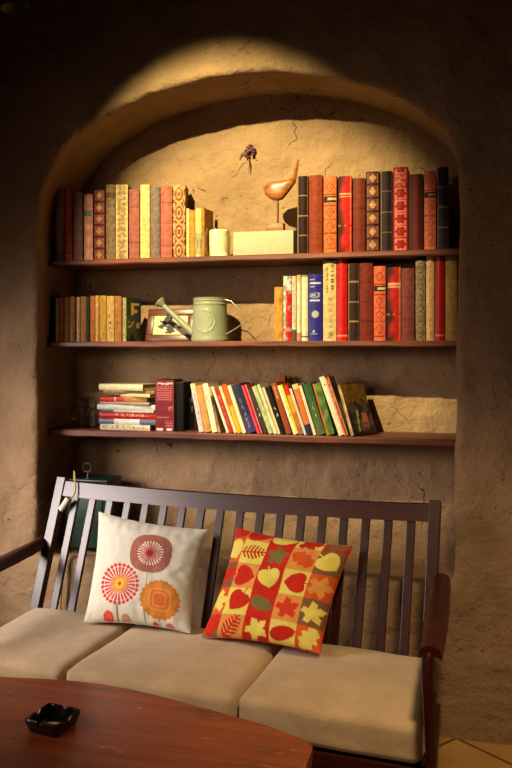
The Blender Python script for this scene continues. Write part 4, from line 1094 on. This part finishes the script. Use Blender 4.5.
def leaf(kind, x, y, an):
    """x, y in the cell, -1..1; returns True inside the leaf"""
    ca, sa = cos(an), sin(an); x, y = x*ca-y*sa, x*sa+y*ca
    r = sqrt(x*x+y*y); th = atan2(y, x)
    if kind == 'heart':
        if abs(x) < .04 and -.95 < y < -.3: return True
        X = x*1.75; Y = -y*1.75+.12; q = X*X+Y*Y-1; return q*q*q-X*X*Y*Y*Y < 0
    if kind == 'oval':
        if abs(y) < .035 and .5 < x < .95: return True
        return (x/.72)**2+(y/(.40*(1-.25*x)))**2 < 1
    if kind == 'maple': return r < .44+.30*abs(cos(2.5*th))**1.5*(1 if abs(cos(2.5*th)) > .1 else .7)-.10*abs(sin(7*th))
    if kind == 'fern':
        if abs(y) < .045 and abs(x) < .8: return True
        if abs(x) > .72: return False
        w_ = .5*(1-abs(x)**1.6); return abs(y) < w_ and ((x*4.5-abs(y)*2.2) % 1.0) < .55
    if kind == 'oak': return (x/.72)**2+(y/(.42+.09*sin(x*15)))**2 < 1
    return False
ub = [0, .13, .35, .58, .80, 1.001]; vb = [0, .10, .33, .57, .81, 1.001]
cells = [[(ORG, RED, 'oval', .3), (LOR, RED, 'oval', .2), (RED, YEL, 'oval', .1), (YEL, RED, 'maple', 0), (RED, BRN, 'oval', 0)],
         [(ORG, YEL, 'heart', .5), (YEL, RED, 'fern', .15), (RED, OLV, 'maple', .3), (LOR, ORG, 'oak', -.5), (BRN, YEL, 'heart', .9)],
         [(BRN, RED, 'oval', .6), (LOR, RED, 'heart', 1.5), (RED, YEL, 'heart', .3), (YEL, RED, 'heart', -1.5), (ORG, LOR, 'maple', 0)],
         [(ORG, YEL, 'maple', .2), (YEL, RED, 'heart', -.5), (RED, OLV, 'oval', -.3), (LOR, (206, 60, 36), 'maple', .5), (BRN, YEL, 'maple', .4)],
         [(OLV, RED, 'heart', .2), (LOR, RED, 'fern', 1.0), (RED, YEL, 'maple', .8), (YEL, RED, 'oval', .3), (ORG, YEL, 'oak', 1.0)]]
def leaves(u, v):
    j = max(k for k in range(5) if u >= ub[k]); i = max(k for k in range(5) if v >= vb[k])
    bg, fg, kind, an = cells[i][j]
    x = (u-(ub[j]+ub[j+1])/2)/.115; y = (v-(vb[i]+vb[i+1])/2)/.115
    if i == 0: y = (v-.03)/.115
    if i == 4: y = (v-.91)/.115
    if j == 0: x = (u-.05)/.115
    if bg is RED and (u-ub[j] < .012 or ub[j+1]-u < .012): return (196, 36, 24)
    return fg if leaf(kind, x*.78, y*.78, an) else bg
pillow('throw_pillow', 'off white pillow printed with three round flowers on thin stems', (atD(99, 512, 3.03), atD(207, 530, 2.91), atD(84, 622, 2.86), atD(190, 633, 2.745)), flowers, .066, (200, 193, 174), 2)
pillow('throw_pillow', 'red and yellow checked pillow printed with autumn leaves', (atD(237, 528, 2.85), atD(353, 546, 2.70), atD(202, 637, 2.70), atD(320, 654, 2.535)), leaves, .066, (196, 60, 30), 6)

# cord with paper roll looped over the back rail, bamboo stick behind the slats
def sl(x, y, z): return mid+Matrix.Rotation(-TH, 3, 'Z') @ Vector((x, y, z))
t = thing('corded_tag', 'white paper roll hanging on a straw cord from the sofa back rail', 'tag', sl(-.695, back(.9)-.02, .905))
bm = bmesh.new(); add_tube(bm, [(-.012, .050, -.012), (-.010, .046, .030), (.000, .028, .050), (.012, .010, .040), (.022, -.004, .005), (.028, -.018, -.025), (.022, -.032, -.045), (.006, -.038, -.060)], .0035, 8); obj('cord', bm, M_cord, t)
bm = bmesh.new(); add_tube(bm, [(.010, -.040, -.048), (-.022, -.042, -.095)], .0125, 16, cap=True); obj('paper_roll', bm, M_paper, t)
q0 = atY(46, 612, -.12); q1 = atY(57, 560, -.03)
bm = bmesh.new(); add_tube(bm, [(q0.x, -.05, .02), (q0.x+.03, -.03, .62)], .008, 8); tag(obj('bamboo_stick', bm, M_stick), 'yellow stick standing behind the left end of the sofa', 'stick')

# ================================================================== TABLE + ASHTRAY
TZ = .45
P0 = atZ(0, 676, TZ); P1 = atZ(312, 741, TZ)
tb = thing('coffee_table', 'worn reddish brown wooden table in the left foreground', 'table', (-1.0, -1.25, 0), (0, 0, 0))
O_ = Vector((-1.0, -1.25, 0))
key_t = [(-1.72, -.93), (-1.355, -.895), (-1.2, -.875), (-1.037, -.868), (-.87, -.895), (-.696, -.943), (-.52, -.995), (-.40, -1.045)]
far = [(p.x, p.y) for p in catmull([Vector(k) for k in key_t], 5)]
pts = far+[(-.366, -1.060), (-.352, -1.078), (-.350, -1.11), (-.350, -1.30), (-.352, -1.52), (-.375, -1.56), (-.6, -1.63), (-1.0, -1.70), (-1.4, -1.66), (-1.72, -1.58), (-1.76, -1.5), (-1.76, -1.0)]
pts = [(x-O_.x, y-O_.y) for x, y in pts]
bm = bmesh.new(); add_prism(bm, pts, .045, 'Z', .006, 3); bmesh.ops.translate(bm, verts=bm.verts, vec=(0, 0, TZ-.045)); obj('tabletop', bm, M_table, tb)
for x, y in ((-.62, .20), (-.62, -.32), (.54, .10), (.54, -.25)): obj('leg', box((x-.03, y-.03, 0), (x+.03, y+.03, TZ-.045), .005), M_table, tb)
obj('apron', box((-.59, -.26, TZ-.12), (.52, .09, TZ-.046), .004), M_table, tb)
# ashtray
rim = TZ+.036
c4 = [atZ(25, 718.5, rim), atZ(49, 703, rim), atZ(81.5, 709, rim), atZ(56, 727, rim)]
cc = sum((p.copy() for p in c4), Vector())/4
ex = ((c4[2]-c4[1])+(c4[3]-c4[0]))/2; ey = ((c4[1]-c4[0])+(c4[2]-c4[3]))/2
sx_, sy_ = ex.length/2, ey.length/2; S_ = (sx_+sy_)/2*1.06
t = thing('ashtray', 'square black ashtray on the wooden table', 'ashtray', (cc.x, cc.y, TZ), (0, 0, atan2(ex.y, ex.x)))
eyl = Matrix.Rotation(-atan2(ex.y, ex.x), 3, 'Z') @ (ey/2); sk_x = eyl.x*1.05; sk_y = eyl.y/sy_
bm = bmesh.new(); g = []
def sqr(hw, z, notch=0, n=48):
    o = []
    for k in range(n):
        a_ = 2*pi*(k+.5)/n; c_, s_ = cos(a_), sin(a_); m_ = max(abs(c_), abs(s_))
        x = c_/m_; y = s_/m_; l = (abs(x)**14+abs(y)**14)**(1/14); x /= l; y /= l
        zz = z-(notch if min(abs(x), abs(y)) < .13 else 0); o.append(bm.verts.new((x*hw*sx_*1.05/S_, (y*sy_*1.05*sk_y)*hw/S_, zz))); o[-1].co.x += y*hw/S_*sk_x
    return o
for hw, z, nt_ in ((S_*.80, 0, 0), (S_*.84, .003, 0), (S_*.95, .022, 0), (S_, .026, .0), (S_, .033, .008), (S_*.97, .035, .009), (S_*.88, .035, .009), (S_*.85, .032, .006), (S_*.80, .022, 0), (S_*.70, .009, 0), (S_*.55, .007, 0)): g.append(sqr(hw, z, nt_))
for i in range(len(g)-1):
    for k in range(48): bm.faces.new((g[i][k], g[i][(k+1) % 48], g[i+1][(k+1) % 48], g[i+1][k]))
bm.faces.new(g[0]); bm.faces.new(g[-1])
bmesh.ops.scale(bm, vec=(1, 1, 1.05), verts=bm.verts); obj('dish', bm, M_black, t)
ab = bmesh.new(); bmesh.ops.create_icosphere(ab, subdivisions=3, radius=.022)
for v in ab.verts: v.co = (v.co.x*1.1, v.co.y*.8, max(0, v.co.z)*.14+.0072+abs(noise.noise(v.co*90))*.0012)
o = obj('ash', ab, M_ash_glint, None, loc=(cc.x, cc.y, TZ)); tag(o, 'thin heap of ash with a gold glint in its colour, inside the black ashtray', 'ash', kind='stuff')

# ================================================================== CEILING LAMPS (top left one just reaches into the picture)
c = atD(14, 9, 2.9)
t = thing('ceiling_spotlight', 'black ceiling spotlight housing at the top left corner', 'lamp', (c.x, c.y, 0))
bm = bmesh.new(); add_lathe(bm, [(0, c.z+.03), (.035, c.z+.02), (.05, c.z), (.055, c.z+.01), (.055, c.z+.16), (.03, c.z+.18), (0, c.z+.18)], 28); obj('housing', bm, M_iron, t)
bm = bmesh.new(); add_tube(bm, [(0, 0, c.z+.17), (0, 0, ZT)], .009, 10); obj('stem', bm, M_iron, t)
